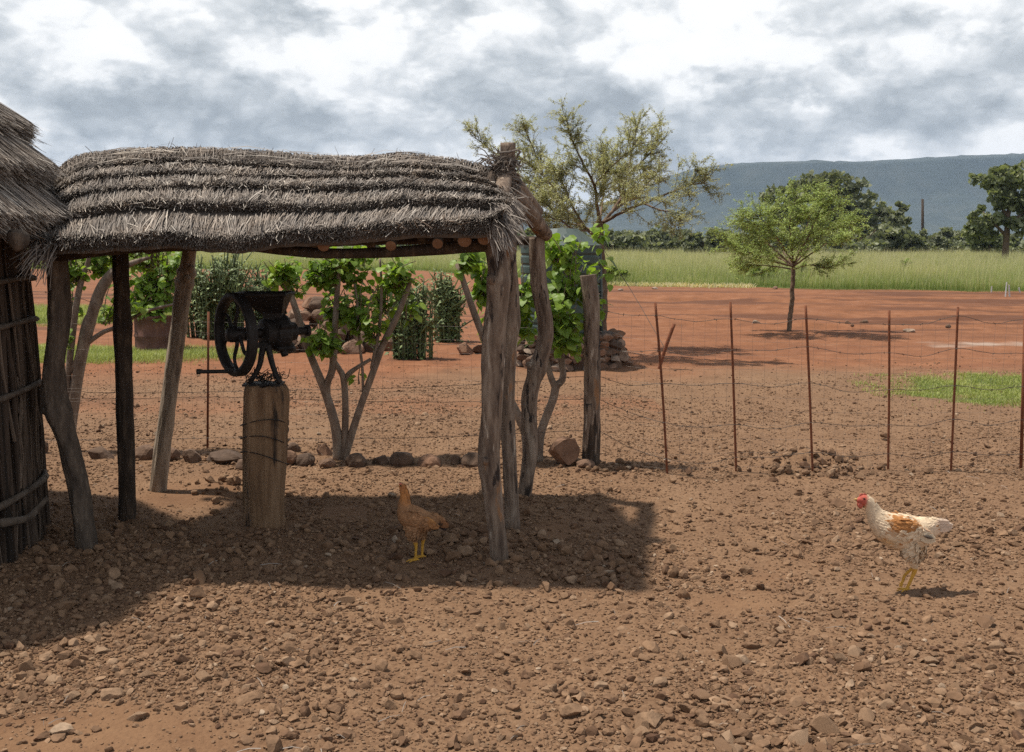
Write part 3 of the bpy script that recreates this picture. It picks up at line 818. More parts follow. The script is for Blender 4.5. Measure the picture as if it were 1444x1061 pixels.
# frayed ends at both gables
for uend, sg, cnt in ((0.0, -1, 1500), (1.0, 1, 1500)):
    s_ = rng.uniform(0, 1, cnt); p0 = roof_pt(np.full(cnt, uend) - sg * rng.uniform(0, .05, cnt), s_, rng.uniform(-.03, .05, cnt))
    p0b = roof_pt(np.full(cnt, uend) - sg * rng.uniform(0, .05, cnt), s_, rng.uniform(-.03, .05, cnt), True)
    m_ = (rng.random(cnt) < .7)[:, None]; p0 = np.where(m_, p0, p0b)
    dr = unit(np.stack([sg * np.abs(rng.normal(.25, .3, cnt)), np.where(m_[:, 0], -1, 1) * np.abs(rng.normal(.5, .25, cnt)), rng.normal(-.75, .25, cnt)], -1)) * rng.uniform(.06, .2, cnt)[:, None]
    mid = p0 + dr * .5 + np.array([0, 0, .012])
    straws(mb, np.stack([p0, mid, p0 + dr], 1), rng.uniform(.0035, .0065, cnt), np.clip(rng.normal(.45, .2, cnt), 0, 1), np.tile([1.0, 0, 0], (cnt, 1)))
mb.build('thatch_roof', M['thatch'], shel)


def logpts(px, Y, n=44):
    w = [P(a[0], a[1], a[2] if len(a) > 2 else Y) for a in px]
    return catmull(w, n)


def post(name, px, Y, rpx, m, parent, seed=0, rough=.16, knots=(), label=None, sink=True, seg=40):
    pts = logpts(px, Y, 150)
    if sink:                                             # run the foot into the ground
        e = pts[-1].copy(); gz = float(hgt(e[0], e[1])); e[2] = gz - .06
        pts[-1] = (e + pts[-2]) / 2 if pts[-2][2] > e[2] else e
        pts = np.vstack([pts, e])
    n = len(pts)
    r = np.interp(np.linspace(0, 1, n), np.linspace(0, 1, len(rpx)), rpx) / F * Y
    for (t, amp, w_) in knots: r = r * (1 + amp * np.exp(-((np.linspace(0, 1, n) - t) / w_) ** 2))
    v, f = tube(pts, r, seg, rough, seed, lump=9)
    mb = MB(); mb.add(v, f)
    for (t, amp, w_) in knots:                           # stub of a lopped branch
        k = int(t * (n - 1)); th_ = rng.uniform(0, 6.28); dirn = np.array([math.cos(th_), -abs(math.sin(th_)), .5])
        q = np.array([pts[k], pts[k] + dirn * r[k] * .8, pts[k] + dirn * r[k] * 1.25]); v, f = tube(q, [r[k] * .5, r[k] * .42, r[k] * .3], 9, .2, seed + 3); mb.add(v, f)
    o = mb.build(name, M[m], parent, True)
    if label: o['label'] = label
    return o


post('post', [(78, 345), (83, 450), (76, 520), (78, 565), (92, 610), (110, 680), (120, 740), (124, 786)], 5.45, [15, 15, 16, 17, 15, 14, 14, 15], 'bark_crook', shel, 1, .2, [(.5, .18, .05)], 'dark crooked front post beside the hut')
post('post', [(169, 340), (172, 440), (176, 560), (178, 660), (179, 742)], 6.05, [10.5, 11, 11.5, 11, 12], 'bark_dark', shel, 2, .14, [(.3, .15, .03)], 'straight almost black post, roof shade put into its bark')  # the roof's shade on this post is put into its dark bark
post('post', [(268, 338), (263, 385), (256, 430), (244, 520), (233, 600), (223, 693)], 6.8, [9, 10, 11, 11, 11, 12], 'bark_pale', shel, 3, .12, [(.20, .3, .025), (.27, .25, .03)], 'pale knotty leaning post at the back')
post('post', [(695, 322), (700, 360), (703, 420), (697, 480), (692, 600), (690, 650), (698, 720), (706, 795)], 5.33, [16, 14, 14.5, 15, 14, 13.5, 13, 12], 'bark_brown', shel, 4, .16, [(.24, .15, .03), (.72, .1, .05)], 'thick grey brown front post at the right')
post('post', [(716, 202), (717, 340), (721, 440), (718, 500), (715, 560), (718, 640), (723, 742)], 6.0, [10, 11, 11, 10.5, 10, 10.5, 10], 'bark_brown', shel, 5, .15, [(.37, .18, .03)], 'tall middle post rising above the ridge')
post('post', [(757, 335), (760, 400), (769, 470), (758, 520), (746, 568), (748, 640), (739, 704)], 6.66, [10, 11, 10.5, 11, 11.5, 10.5, 10], 'bark_brown', shel, 6, .2, [(.5, .22, .04)], 'crooked back post at the right')


def beam(name, px, rpx, m, parent, seed=0, rough=.12, n=40, Yr=6.0, smooth=True):
    w = [P(*a) for a in px]; pts = catmull(w, n)
    r = np.interp(np.linspace(0, 1, n), np.linspace(0, 1, len(rpx)), rpx) / F * Yr
    v, f = tube(pts, r, 14, rough, seed, lump=9); mb = MB(); mb.add(v, f)
    return mb.build(name, M[m], parent, smooth)


beam('rafter', [(706, 246, 6.0), (728, 276, 6.2), (750, 306, 6.45), (769, 331, 6.68)], [13, 13, 13, 12], 'bark_brown', shel, 11)
beam('rafter', [(718, 250, 6.08), (738, 275, 6.3), (757, 299, 6.5)], [11, 11, 10], 'bark_brown', shel, 12)
beam('rafter', [(712, 250, 6.0), (704, 285, 5.65), (692, 330, 5.26)], [12, 12, 12], 'bark_brown', shel, 13)
beam('ridge_pole', [(96, 250, 6.0), (300, 240, 6.0), (500, 248, 6.0), (716, 262, 6.0)], [11, 11, 11, 10], 'bark_brown', shel, 14)
beam('eave_beam', [(80, 358, 5.42), (200, 348, 5.38), (330, 346, 5.33), (400, 353, 5.3), (450, 357, 5.3), (520, 357, 5.3), (600, 353, 5.32), (690, 345, 5.33)], [10, 8, 7, 6.5, 6.5, 6.5, 7, 9], 'bark_dark', shel, 15)
beam('eave_beam', [(150, 340, 6.8), (350, 338, 6.8), (560, 338, 6.76), (768, 340, 6.68)], [9, 8, 8, 7], 'bark_dark', shel, 16)
beam('purlin', [(120, 300, 5.55), (400, 298, 5.55), (706, 300, 5.6)], [8, 8, 8], 'bark_dark', shel, 17)
for a, b, q in ((456, 347, 9), (551, 347, 8), (617, 344, 8), (655, 340, 10), (683, 337, 10)):   # rafters under the thatch, cut ends towards the yard
    e = P(a, b, 5.17); top = np.array([e[0] + .02, 5.95, 1.99]); pts = catmull([e, (e + top) / 2 + np.array([0, 0, -.015]), top], 12)
    r = q / F * 5.2; v, f = tube(pts, r * np.linspace(1, .8, 12), 12, .08, a); mb = MB(); mb.add(v, f)
    ro = mb.build('rafter', M['bark_dark'], shel, True)
    dd = unit(e - top); v, f = lathe([(.001, .004), (r * .55, .0035), (r * .93, .002), (r * .97, -.004)], 12, dd, e)
    mb = MB(); mb.add(v, f); mb.build('cut_end', M['cutwood'], ro)
    bt = P(a, b, 5.17); be = np.array([e[0] + .02, 6.8, 1.58]); pts = catmull([be, top], 8)
    v, f = tube(pts, .028, 9, .1, a + 1); mb = MB(); mb.add(v, f); mb.build('rafter', M['bark_dark'], shel, True)
# wrapping of bark rope and grass round the king post
mb = MB()
for k in range(13):
    c0 = P(716, 222 + k * 4.6, 6.0); a = np.linspace(0, 2 * PI * 1.15, 16) + rng.uniform(0, 6); rr = .05 + rng.uniform(0, .018)
    pts = np.stack([c0[0] + rr * np.cos(a) + .004 * rng.normal(size=16), c0[1] + rr * np.sin(a), c0[2] + np.linspace(-.015, .015, 16) * rng.normal(0, 2) + .02 * np.sin(a + rng.uniform(0, 6)) + .004 * rng.normal(size=16)], -1)
    v, f = tube(pts, rng.uniform(.004, .008), 6, .1, k); mb.add(v, f, rng.uniform(.1, .5))
for k in range(420):
    c0 = P(711 + rng.normal(0, 10), rng.uniform(222, 262), 6.0 - rng.uniform(0, .06)); d = unit(np.array([rng.normal(-.5, .6), rng.normal(-.4, .4), rng.normal(-.3, .6)])) * rng.uniform(.04, .11)
    v, f = tube(np.array([c0, c0 + d * .5 + [0, 0, .01], c0 + d]), [.003, .003, .0015], 4, 0, 0, False); mb.add(v, f, rng.uniform(.05, .55))
mb.build('rope_binding', M['thatch'], shel)
# a pale split lath hanging at the right front corner
mb = MB(); v, f = tube(catmull([P(713, 296, 5.3), P(711, 330, 5.26), P(708, 356, 5.24)], 10), np.array([.008, .014, .018, .019, .019, .018, .016, .012, .008, .003]), 8, .15, 4, flat=.35); mb.add(v, f); mb.build('split_lath', M['bark_pale'], shel, True)

# ------------------------------------------------------------------ stump and grain mill
SY = 5.96
g = HG(374, 748)
n = 90; pts = catmull([P(374, 541, SY), P(373, 600, SY), P(373, 660, SY), P(373, 710, SY), P(375, 750, SY), P(375, 762, SY)], n)
r = np.interp(np.linspace(0, 1, n), [0, .02, .06, .3, .6, .85, 1], [27, 30.5, 32, 32.5, 30.5, 31, 34]) / F * SY
v, f = tube(pts, r, 28, .17, 9, lump=2.6)
vv = v[:n * 28].reshape(n, 28, 3)
for ang, dep, t0, t1 in ((4.45, .02, 0, .75), (5.1, .012, 0, .5), (3.3, .012, 0, .9)):        # drying cracks
    ia = int(ang / (2 * PI) * 28) % 28
    tt = np.linspace(0, 1, n); amp = dep * (sstep(t0 - .05, t0 + .05, tt) * (1 - sstep(t1 - .2, t1, tt)))
    vv[:, ia] += (pts - vv[:, ia]) * (amp / .12)[:, None] * 1.0
v[:n * 28] = vv.reshape(-1, 3)
v[:28, 2] += rng.normal(0, .010, 28); v[28:56, 2] += rng.normal(0, .004, 28); v[-2, 2] -= .012
mb = MB(); mb.add(v, f)
stump = mb.build('tree_stump', M['stump'], None, True, origin=(g[0], g[1], g[2]))
tag(stump, 'upright cracked log standing on end under the shelter', 'stump')
mb = MB()
for k in range(3):      # tie wire slung round the log
    a = np.linspace(0, 2 * PI, 40); c0 = P(373, 600 + 12 * k, SY); rr = .135
    pts2 = np.stack([c0[0] + rr * np.cos(a), c0[1] + rr * np.sin(a), c0[2] + .07 * np.sin(a + .6 * k) * np.cos(a * .5) - .03 * k], -1)
    v, f = tube(pts2, .0028, 5, 0, 0, False); mb.add(v, f)
mb.build('tie_wire', M['iron'], stump)

mc = P(384, 540, SY)
mill = thing('grain_mill', 'black cast iron hand grain mill with hopper and spoked flywheel', 'mill', (mc[0], mc[1], mc[2]))
ax = unit(np.array([math.sin(math.radians(51)), math.cos(math.radians(51)), 0.0]))          # shaft, pointing away to the right
sd = np.array([-ax[1], ax[0], 0]); up = np.array([0, 0, 1.0])
hub = P(332, 472, 5.86)
body_c = hub + ax * .235
mb = MB()
R_ = .232
a = np.linspace(0, 2 * PI, 65)[:-1]
prof = np.array([(-.020, -.024), (-.008, -.03), (.012, -.03), (.022, -.022), (.022, .022), (.012, .03), (-.008, .03), (-.02, .024)]) * .95
ring = np.stack([np.stack([hub + (R_ - .02 + pr) * (np.cos(t) * sd + np.sin(t) * up) + ax * pa for pr, pa in prof]) for t in a])
i = np.arange(64)[:, None]; j = np.arange(8)[None, :]; i2 = (i + 1) % 64; j2 = (j + 1) % 8
mb.add(ring.reshape(-1, 3), np.stack([i * 8 + j, i2 * 8 + j, i2 * 8 + j2, i * 8 + j2], -1).reshape(-1, 4))
wheel = mb.build('flywheel', M['iron'], mill, True)
for k in range(6):      # curved spokes
    mb = MB()
    t0 = k * PI / 3 + .2; q = []
    for s in np.linspace(0, 1, 12):
        t = t0 + .55 * math.sin(s * PI * .9); rr = .035 + (.175) * s
        q.append(hub + rr * (math.cos(t) * sd + math.sin(t) * up) + ax * .004)
    v, f = tube(np.array(q), np.linspace(.012, .009, 12), 8, 0, 0); mb.add(v, f); mb.build('spoke', M['iron'], wheel, True)
mb = MB()
v, f = lathe([(.001, -.05), (.03, -.05), (.043, -.03), (.043, .03), (.03, .045), (.02, .06)], 20, ax, hub); mb.add(v, f); mb.build('hub', M['iron'], wheel, True)
mb = MB()
hp = hub + (-.17) * up + sd * .115
hs = P(322, 524, 5.80)
v, f = lathe([(.001, -.165), (.012, -.165), (.0125, -.155), (.011, -.15), (.0105, .02), (.001, .02)], 14, np.array([1, .10, 0]), hs + np.array([.0, 0, 0])); mb.add(v, f)
v, f = lathe([(.001, -.172), (.0155, -.17), (.0155, -.150), (.001, -.148)], 14, np.array([1, .10, 0]), hs); mb.add(v, f)
v, f = tube(np.array([hs + [.015, 0, 0], hub + (hs - hub) * .9 + ax * .02]), .012, 8); mb.add(v, f)
mb.build('crank_handle', M['iron'], mill, True)
mb = MB()   # shaft, bearings and grinding head
v, f = lathe([(.014, 0), (.014, .05), (.034, .055), (.04, .075), (.034, .1), (.026, .105), (.026, .15), (.06, .155), (.078, .165), (.082, .21), (.1, .222), (.108, .24), (.108, .285), (.1, .3), (.07, .315), (.058, .325), (.052, .36), (.034, .37), (.024, .38), (.022, .43), (.034, .433), (.034, .452), (.012, .455), (.001, .455)], 26, ax, hub); mb.add(v, f)
for k in range(5):
    t = k * 2 * PI / 5 + .3; c0 = hub + ax * .25 + .112 * (math.cos(t) * sd + math.sin(t) * up); v, f = lathe([(.001, -.03), (.014, -.03), (.014, .06), (.001, .06)], 6, ax, c0); mb.add(v, f)
mb.build('grinding_head', M['iron'], mill, False)
mb = MB()   # hopper: a square funnel with a rim
ht = P(372, 413, 5.97); hb = body_c + up * .075
loops = []
for (hx, hy, c_) in ((.147, .125, ht + up * .004), (.152, .13, ht - up * .004), (.15, .128, ht - up * .014), (.135, .112, ht - up * .02), (.055, .05, hb + up * .035), (.045, .045, hb - up * .03)):
    loops.append([c_ + ax * (sx * hx) * .0 + np.array([sx * hx, 0, 0]) + np.array([0, sy * hy, 0]) for sx, sy in ((-1, -1), (-.4, -1.02), (.4, -1.02), (1, -1), (1.02, 0), (1, 1), (.4, 1.02), (-.4, 1.02), (-1, 1), (-1.02, 0))])
Lp = np.array(loops); nl = len(Lp)
i = np.arange(nl - 1)[:, None] * 10; j = np.arange(10)[None, :]; j2 = (j + 1) % 10
mb.add(Lp.reshape(-1, 3), np.stack([i + j, i + j2, i + 10 + j2, i + 10 + j], -1).reshape(-1, 4))
inn = np.stack([Lp[0], ht[None] + (Lp[0] - ht) * .93 - up * .002, hb[None] + (Lp[4] - hb - up * .035) * .8 + up * .05])
i = np.arange(2)[:, None] * 10
mb.add(inn.reshape(-1, 3), np.stack([i + j, i + 10 + j, i + 10 + j2, i + j2], -1).reshape(-1, 4))
mb.build('hopper', M['iron'], mill)
mb = MB()   # spout
q = catmull([body_c + ax * .06 - up * .06, body_c + ax * .10 - up * .10, P(400, 492, 6.0), P(402, 502, 6.0)], 10); v, f = tube(q, np.linspace(.035, .02, 10), 12); mb.add(v, f); mb.build('spout', M['iron'], mill, True)
for sgn, px_ in ((-1, [(372, 486), (369, 500), (365, 518), (352, 541)]), (1, [(378, 486), (381, 502), (386, 520), (395, 541)])):
    for dy in (-.045, .045):
        mb = MB(); q = catmull([P(a, b, SY - .01 + dy * (.5 + .5 * k / 3)) for k, (a, b) in enumerate(px_)], 16); v, f = tube(q, np.linspace(.019, .013, 16), 10, 0, 0, True); mb.add(v, f); mb.build('leg', M['iron'], mill, True)
mb = MB(); v, f = box(P(373, 486, SY), (.06, .1, .03)); mb.add(v, f); mb.build('bracket', M['iron'], mill); mb = MB(); v, f = box(P(372, 541.5, SY), (.21, .15, .012)); mb.add(v, f); mb.build('base_plate', M['iron'], mill)
mb = MB()
for k in range(34):     # tangle of tie wire on the base
    c0 = P(372 + rng.normal(0, 13), 533 + rng.normal(0, 4), SY - rng.uniform(-.03, .09)); q = [c0 + rng.normal(0, .022, 3) for _ in range(5)]
    v, f = tube(catmull(q, 14), .0022, 4, 0, 0, False); mb.add(v, f)
mb.build('tie_wire', M['iron'], mill)

# ------------------------------------------------------------------ wire fence
def wire_tube(mb, pts, r=.0019, n=None, barbs=True):
    pts = np.asarray(pts, float); L = np.linalg.norm(np.diff(pts, axis=0), axis=1).sum()
    m = n or max(int(L / .05), 6); q = catmull(pts, m)
    q[1:-1] += rng.normal(0, .0012, (m - 2, 3))
    v, f = tube(q, r, 5, 0, 0, False); mb.add(v, f)
    if barbs:
        s = 0
        k = np.arange(2, m - 1, 3)
        for i in k:
            for _ in range(2):
                d = unit(rng.normal(size=3)) * .011
                v, f = tube(np.array([q[i] - d, q[i] + d]), r * .8, 4, 0, 0, False); mb.add(v, f)


RODS = [((924, 427), (942, 668)), ((1030, 426), (1039, 663)), ((1136, 431), (1147, 665)), ((1254, 438), (1253, 661)), ((1351, 433), (1341, 666))]
fence = thing('wire_fence', 'barbed wire fence on thin rusty rods crossing the right half of the yard', 'fence', HG(1039, 664))
ends = []
for (tx, ty), (bx_, by_) in RODS:
    g = HG(bx_, by_); t = P(tx, ty, g[1]); ends.append((t, g))
    mb = MB(); v, f = tube(catmull([t, (t + g) / 2 + [rng.normal(0, .006), 0, 0], g - [0, 0, .08]], 14), .0088, 8, .08, int(bx_)); mb.add(v, f)
    o = mb.build('post', M['rust'], fence, True)
gW = HG(832, 657)
tW = P(838, 385, gW[1])
for (tx, ty), (bx_, by_) in (((1446, 436), (1440, 662)),):
    g = HG(bx_, by_); t = P(tx, ty, g[1]); ends.append((t, g)); mb = MB(); v, f = tube(np.array([t, g - [0, 0, .08]]), .012, 8); mb.add(v, f); mb.build('post', M['rust'], fence, True)
for k in range(4):
    t, g = ends[-1]; t = t + [.62, .02, 0]; g = g + [.62, .02, 0]; ends.append((t, g)); mb = MB(); v, f = tube(np.array([t, g - [0, 0, .08]]), .0105, 8); mb.add(v, f); mb.build('post', M['rust'], fence, True)
FR = [.075, .265, .475, .70, .90]            # wire heights as fractions from the top of a rod
line = [(tW, gW)] + ends
wp = P(846, 0, gW[1])
WY0 = [437, 487, 531, 563, 607]
for q, fr in enumerate(FR):
    mb = MB(); pts = [P(844, WY0[q], gW[1])]
    for k, (t, g) in enumerate(ends):
        p = t + (g - t) * (fr + [0, .012, -.01, .008, -.012, 0, .01, -.01, 0, .01][k] + .012 * math.sin(q * 2 + k)) - np.array([0, .012, 0])
        pr = pts[-1]; pts.append((pr + p) / 2 - np.array([0, 0, .016 + .012 * ((q + k) % 3)])); pts.append(p)
    wire_tube(mb, pts, .0021); mb.build('barbed_wire', M['wire'], fence)
mb = MB()
tops = np.array([tW * 0 + P(844, 437, gW[1])] + [t + (g - t) * .09 for t, g in ends]); bots = np.array([gW] + [g for t, g in ends])
xs = np.arange(tops[0][0] + .05, tops[-1][0], .085)
for xx in xs:
    tp = np.array([np.interp(xx, tops[:, 0], tops[:, c]) for c in range(3)]); bt = np.array([np.interp(xx, bots[:, 0], bots[:, c]) for c in range(3)]); tp[1] -= .004
    v, f = tube(catmull([tp, (tp + bt) / 2 + [rng.normal(0, .006), 0, 0], bt + [rng.normal(0, .008), 0, .02]], 6), .0006, 4, 0, 0, False); mb.add(v, f)
for fr in np.linspace(.15, .97, 10):
    v, f = tube(tops + (bots - tops) * fr - np.array([0, .003, 0]), .0006, 4, 0, 0, False); mb.add(v, f)
mb.build('mesh', M['meshwire'], fence)

fp = post('fence_post', [(829, 388), (833, 430), (835, 520), (834, 600), (832, 657)], gW[1], [11, 11.5, 11.5, 11.5, 12], 'bark_brown', None, 21, .07, label=None)
fp.data.transform(Matrix.Translation(-Vector(gW))); fp.location = gW
tag(fp, 'thick round wooden corner post with a dark burnt foot', 'post')
mb = MB()
pts = logpts([(832, 566), (834, 600), (832, 640), (832, 660)], gW[1], 20)
v, f = tube(pts, np.linspace(.057, .063, 20), 18, .12, 3); v = v + np.array([.006, -.003, -.01]); mb.add(v, f)
ORG[fp] = np.array(gW)
mb.build('charred_foot', M['bark_dark'], fp, True)
for k in range(4):
    mb = MB(); c0 = P(846, 420 + k * 16, gW[1] - .05); v, f = tube(np.array([c0, c0 + [.012, -.012, 0]]), .004, 6); mb.add(v, f); mb.build('staple', M['meshwire'], fp)

fence2 = thing('wire_fence', 'low wire fence behind the shelter running left from the wooden corner post', 'fence', HG(292, 632))
g0 = HG(292, 632); t0 = P(294, 440, g0[1]); gL = HG(60, 640); tL = P(58, 400, gL[1])
mb = MB(); v, f = tube(np.array([t0, g0 - [0, 0, .08]]), .0095, 8, .08, 3); mb.add(v, f); mb.build('post', M['rust'], fence2, True)
farL = np.array([gL[0] - 2.6, gL[1] + .3, 0])
for q, (ya, yb, yc) in enumerate(((500, 487, 487), (531, 553, 552), (563, 560, 562), (607, 618, 620))):
    mb = MB()
    a, b, c = P(827, WY0[q + 1], gW[1] - .02), P(293, yb, g0[1] - .012), P(60, yc, gL[1])
    if q == 0: b, c = P(293, 470, g0[1] - .012), P(60, 400 if q else 412, gL[1])
    wire_tube(mb, [a, (a * .6 + b * .4) - [0, 0, .03], (a * .25 + b * .75) - [0, 0, .015], b, (b + c) / 2 - [0, 0, .01], c, c + [-1.4, .15, 0]], .002, barbs=q < 2 or q == 3)
    mb.build('wire', M['wire'], fence2)
mb = MB(); lp = np.array([[gW[0] - .06, gW[1], 1.05], [g0[0], g0[1], 1.05], [gL[0], gL[1], 1.05]])
for xx in np.arange(gL[0], gW[0] - .05, .085):
    yy = np.interp(xx, lp[::-1, 0], lp[::-1, 1]); v, f = tube(np.array([[xx, yy, 1.02 + rng.normal(0, .01)], [xx + rng.normal(0, .008), yy, .5], [xx, yy, .03]]), .0006, 4, 0, 0, False); mb.add(v, f)
for z in np.linspace(.1, 1.0, 10):
    q = lp.copy(); q[:, 2] = z; v, f = tube(q, .00055, 4, 0, 0, False); mb.add(v, f)
mb.build('mesh', M['meshwire'], fence2)

stake = thing('metal_stake', 'short rusty stake leaning behind the first fence rod', 'stake', G(926, 522))
mb = MB(); g = G(926, 522); v, f = tube(catmull([g - [0, 0, .1], P(938, 492, g[1]), P(951, 457, g[1])], 10), .022, 8, .15, 5); mb.add(v, f); mb.build('shaft', M['rust'], stake, True)
mb = MB(); wire_tube(mb, [P(851, 352, 15.2), P(885, 402, 14.4), P(938, 492, g[1])], .004, 24, False); mb.build('guy_wire', M['wire'], stake)

# ------------------------------------------------------------------ row of boulders along the back fence
BL = [  # px, py base, w, h, tint, label
    (146, 650, 46, 30, .30, 'grey boulder beside the left shrub trunk'), (205, 648, 34, 26, .55, 'tan boulder just right of the almost black post'), (235, 650, 40, 26, .6, 'rounded tan boulder behind the pale leaning post'),
    (272, 652, 40, 30, .42, 'rounded boulder left of the thin rusty rod'), (318, 650, 54, 20, .1, 'low flat dark slab right of the thin rusty rod'), (345, 660, 24, 22, .35, 'small stone tucked against the cracked log'),
    (408, 652, 26, 26, .7, 'pale grey stone right of the cracked log'), (430, 652, 34, 24, .08, 'dark angular stone between the log and the centre shrub'), (414, 636, 20, 16, .3, 'little stone behind the dark angular one'),
    (460, 640, 30, 24, .75, 'pale stone at the left of the centre shrub'), (462, 656, 26, 16, .6, 'small brown stone at the foot of the centre shrub'), (503, 656, 32, 24, .15, 'dark stone at the right foot of the centre shrub'),
    (538, 654, 32, 26, .2, 'dark brown stone third from the centre shrub'), (569, 654, 36, 28, .25, 'reddish brown boulder in the middle of the row'), (605, 656, 36, 22, .85, 'smooth egg shaped grey boulder in the row'),
    (641, 654, 20, 18, .45, 'small brown stone right of the egg shaped boulder'), (668, 655, 40, 24, .4, 'wide low brown boulder left of the front post'), (100, 646, 26, 24, .35, 'boulder half hidden by the crooked front post'),
    (62, 640, 22, 40, .15, 'dark boulder beside the stick wall')]
for q, (a, b, w, h, t, lb) in enumerate(BL):
    rock_at(a, b, w * .86, h * .95, lb, 'boulder', 'boulders edging the yard along the back fence', ROCK_R if q % 3 else ROCK_L, t * .8, 'boulder', 'stone', .36, k=q % 8)
rock_at(799, 658, 42, 38, 'big square reddish boulder beside the wooden corner post', 'boulder', None, ROCK_L, .62, 'boulder', 'stone', .15, k=6)
rock_at(826, 660, 24, 12, 'little stone between the square boulder and the corner post', 'boulder', None, ROCK_R, .5, 'boulder', 'stone', .2, k=3)

# ------------------------------------------------------------------ leafy shrubs
LEAF_V = np.array([[0, 0, 0], [0, .33, .03], [0, .68, .01], [0, 1, -.10], [-.30, .05, .07], [-.44, .33, .08], [-.30, .68, .01], [.30, .05, .07], [.44, .33, .08], [.30, .68, .01]])
LEAF_F = [np.array([[0, 1, 5, 4], [1, 2, 6, 5], [0, 7, 8, 1], [1, 8, 9, 2]]), np.array([[2, 3, 6], [2, 9, 3]])]
SLIM_V = np.array([[0, 0, 0], [-.16, .45, .03], [.16, .45, .03], [0, 1, -.06]]); SLIM_F = [np.array([[0, 2, 1], [1, 2, 3]])]


def leaves(mb, pos, size, droop=.55, tmean=.5, tmpl=(LEAF_V, LEAF_F), outward=None, tsd=.2):
    n = len(pos)
    a = rng.uniform(0, 2 * PI, n); d = np.stack([np.cos(a), np.sin(a), -np.abs(rng.normal(droop, .4, n))], -1)
    if outward is not None: d = d + outward
    upv = np.stack([rng.normal(0, .35, n), rng.normal(0, .35, n) - .15, np.ones(n)], -1)
    Fm = frames(d, upv); s = size * rng.uniform(.6, 1.2, n)
    Mx = Fm * s[:, None, None]; Mx[:, :, 0] *= rng.uniform(.8, 1.1, n)[:, None]
    V, fs = inst(tmpl[0], tmpl[1], Mx, pos)
    mb.add(V, fs, np.repeat(np.clip(rng.normal(tmean, tsd, n), 0, 1), len(tmpl[0])))


def sample_path(pts, n, t0=0., t1=1.):
    pts = np.asarray(pts); t = rng.uniform(t0, t1, n) * (len(pts) - 1); i = np.minimum(t.astype(int), len(pts) - 2); u = (t - i)[:, None]
    return pts[i] * (1 - u) + pts[i + 1] * u


def shrub(name, label, stems, base, clusters, leafsize, Y, mbark='shrubbark', tmean=.58, cat='shrub', group=None, leafmat='leaf', droop=.55, twigs=True):
    g = HG(*base) if len(base) == 2 else np.array(base); o = thing(name, label, cat, g, group)
    for q, (px, rp) in enumerate(stems):
        w = [P(a[0], a[1], Y + (a[2] if len(a) > 2 else 0)) for a in px]; pts = catmull(w, 26)
        r = np.interp(np.linspace(0, 1, 26), np.linspace(0, 1, len(rp)), rp) / F * Y
        v, f = tube(pts, r, 9, .1, q + int(base[0]) % 91); mb = MB(); mb.add(v, f); mb.build('stem', M[mbark], o, True)
    mb = MB(); tw = MB()
    for (cx, cy, rx, ry, dz, n) in clusters:
        c0 = P(cx, cy, Y + dz); sx = rx / F * Y; sz = ry / F * Y; sy = max(sx, .12) * .8
        n = int(n * 1.9); sx *= 1.2; sz *= 1.2; nt_ = max(2, n // 11)
        for _ in range(nt_):
            q = unit(rng.normal(size=3)) * rng.random() ** .4; tip = c0 + q * [sx, sy, sz]; root = c0 + np.array([rng.normal(0, .15) * sx, rng.normal(0, .15) * sy, -sz * .95])
            pts = catmull([root, (root + tip) / 2 + rng.normal(0, .015, 3) + [0, 0, .02], tip], 8)
            if twigs: v, f = tube(pts, np.linspace(.0055, .0025, 8), 5, 0, 0, False); tw.add(v, f)
            m = int(n / nt_); pp = sample_path(pts, m, .1, 1.0) + rng.normal(0, .03, (m, 3))
            leaves(mb, pp, leafsize, droop, tmean)
    if twigs: tw.build('twigs', M[mbark], o)
    mb.build('foliage', M[leafmat], o)
    return o


shrub('leafy_shrub', 'leafy shrub with a bent pale trunk between hut and dark post', [
    ([(96, 640), (102, 584), (112, 515), (122, 472), (139, 416), (158, 386), (185, 372), (215, 362)], [8, 8, 8, 8, 8, 7, 4, 2]),
    ([(100, 600), (97, 545), (97, 525), (106, 442), (115, 396), (124, 370), (128, 345)], [4, 4.5, 4.5, 5, 4, 3, 2]),
    ([(118, 490), (126, 482), (145, 469), (162, 462), (205, 440), (250, 428)], [4, 4, 3.5, 3, 2.5, 1.5]), ([(97, 530), (108, 505), (120, 450), (142, 430), (146, 390)], [3, 3, 2.5, 2, 1.5])],
    (100, 640), [(105, 368, 26, 26, 0, 70), (95, 410, 16, 40, .1, 40), (135, 362, 26, 20, .1, 60), (165, 352, 40, 14, .1, 60), (150, 420, 22, 34, .2, 26), (210, 358, 34, 18, .1, 60), (92, 470, 10, 16, 0, 10), (190, 430, 30, 14, 0, 14)], .068, 8.2, tmean=.45)
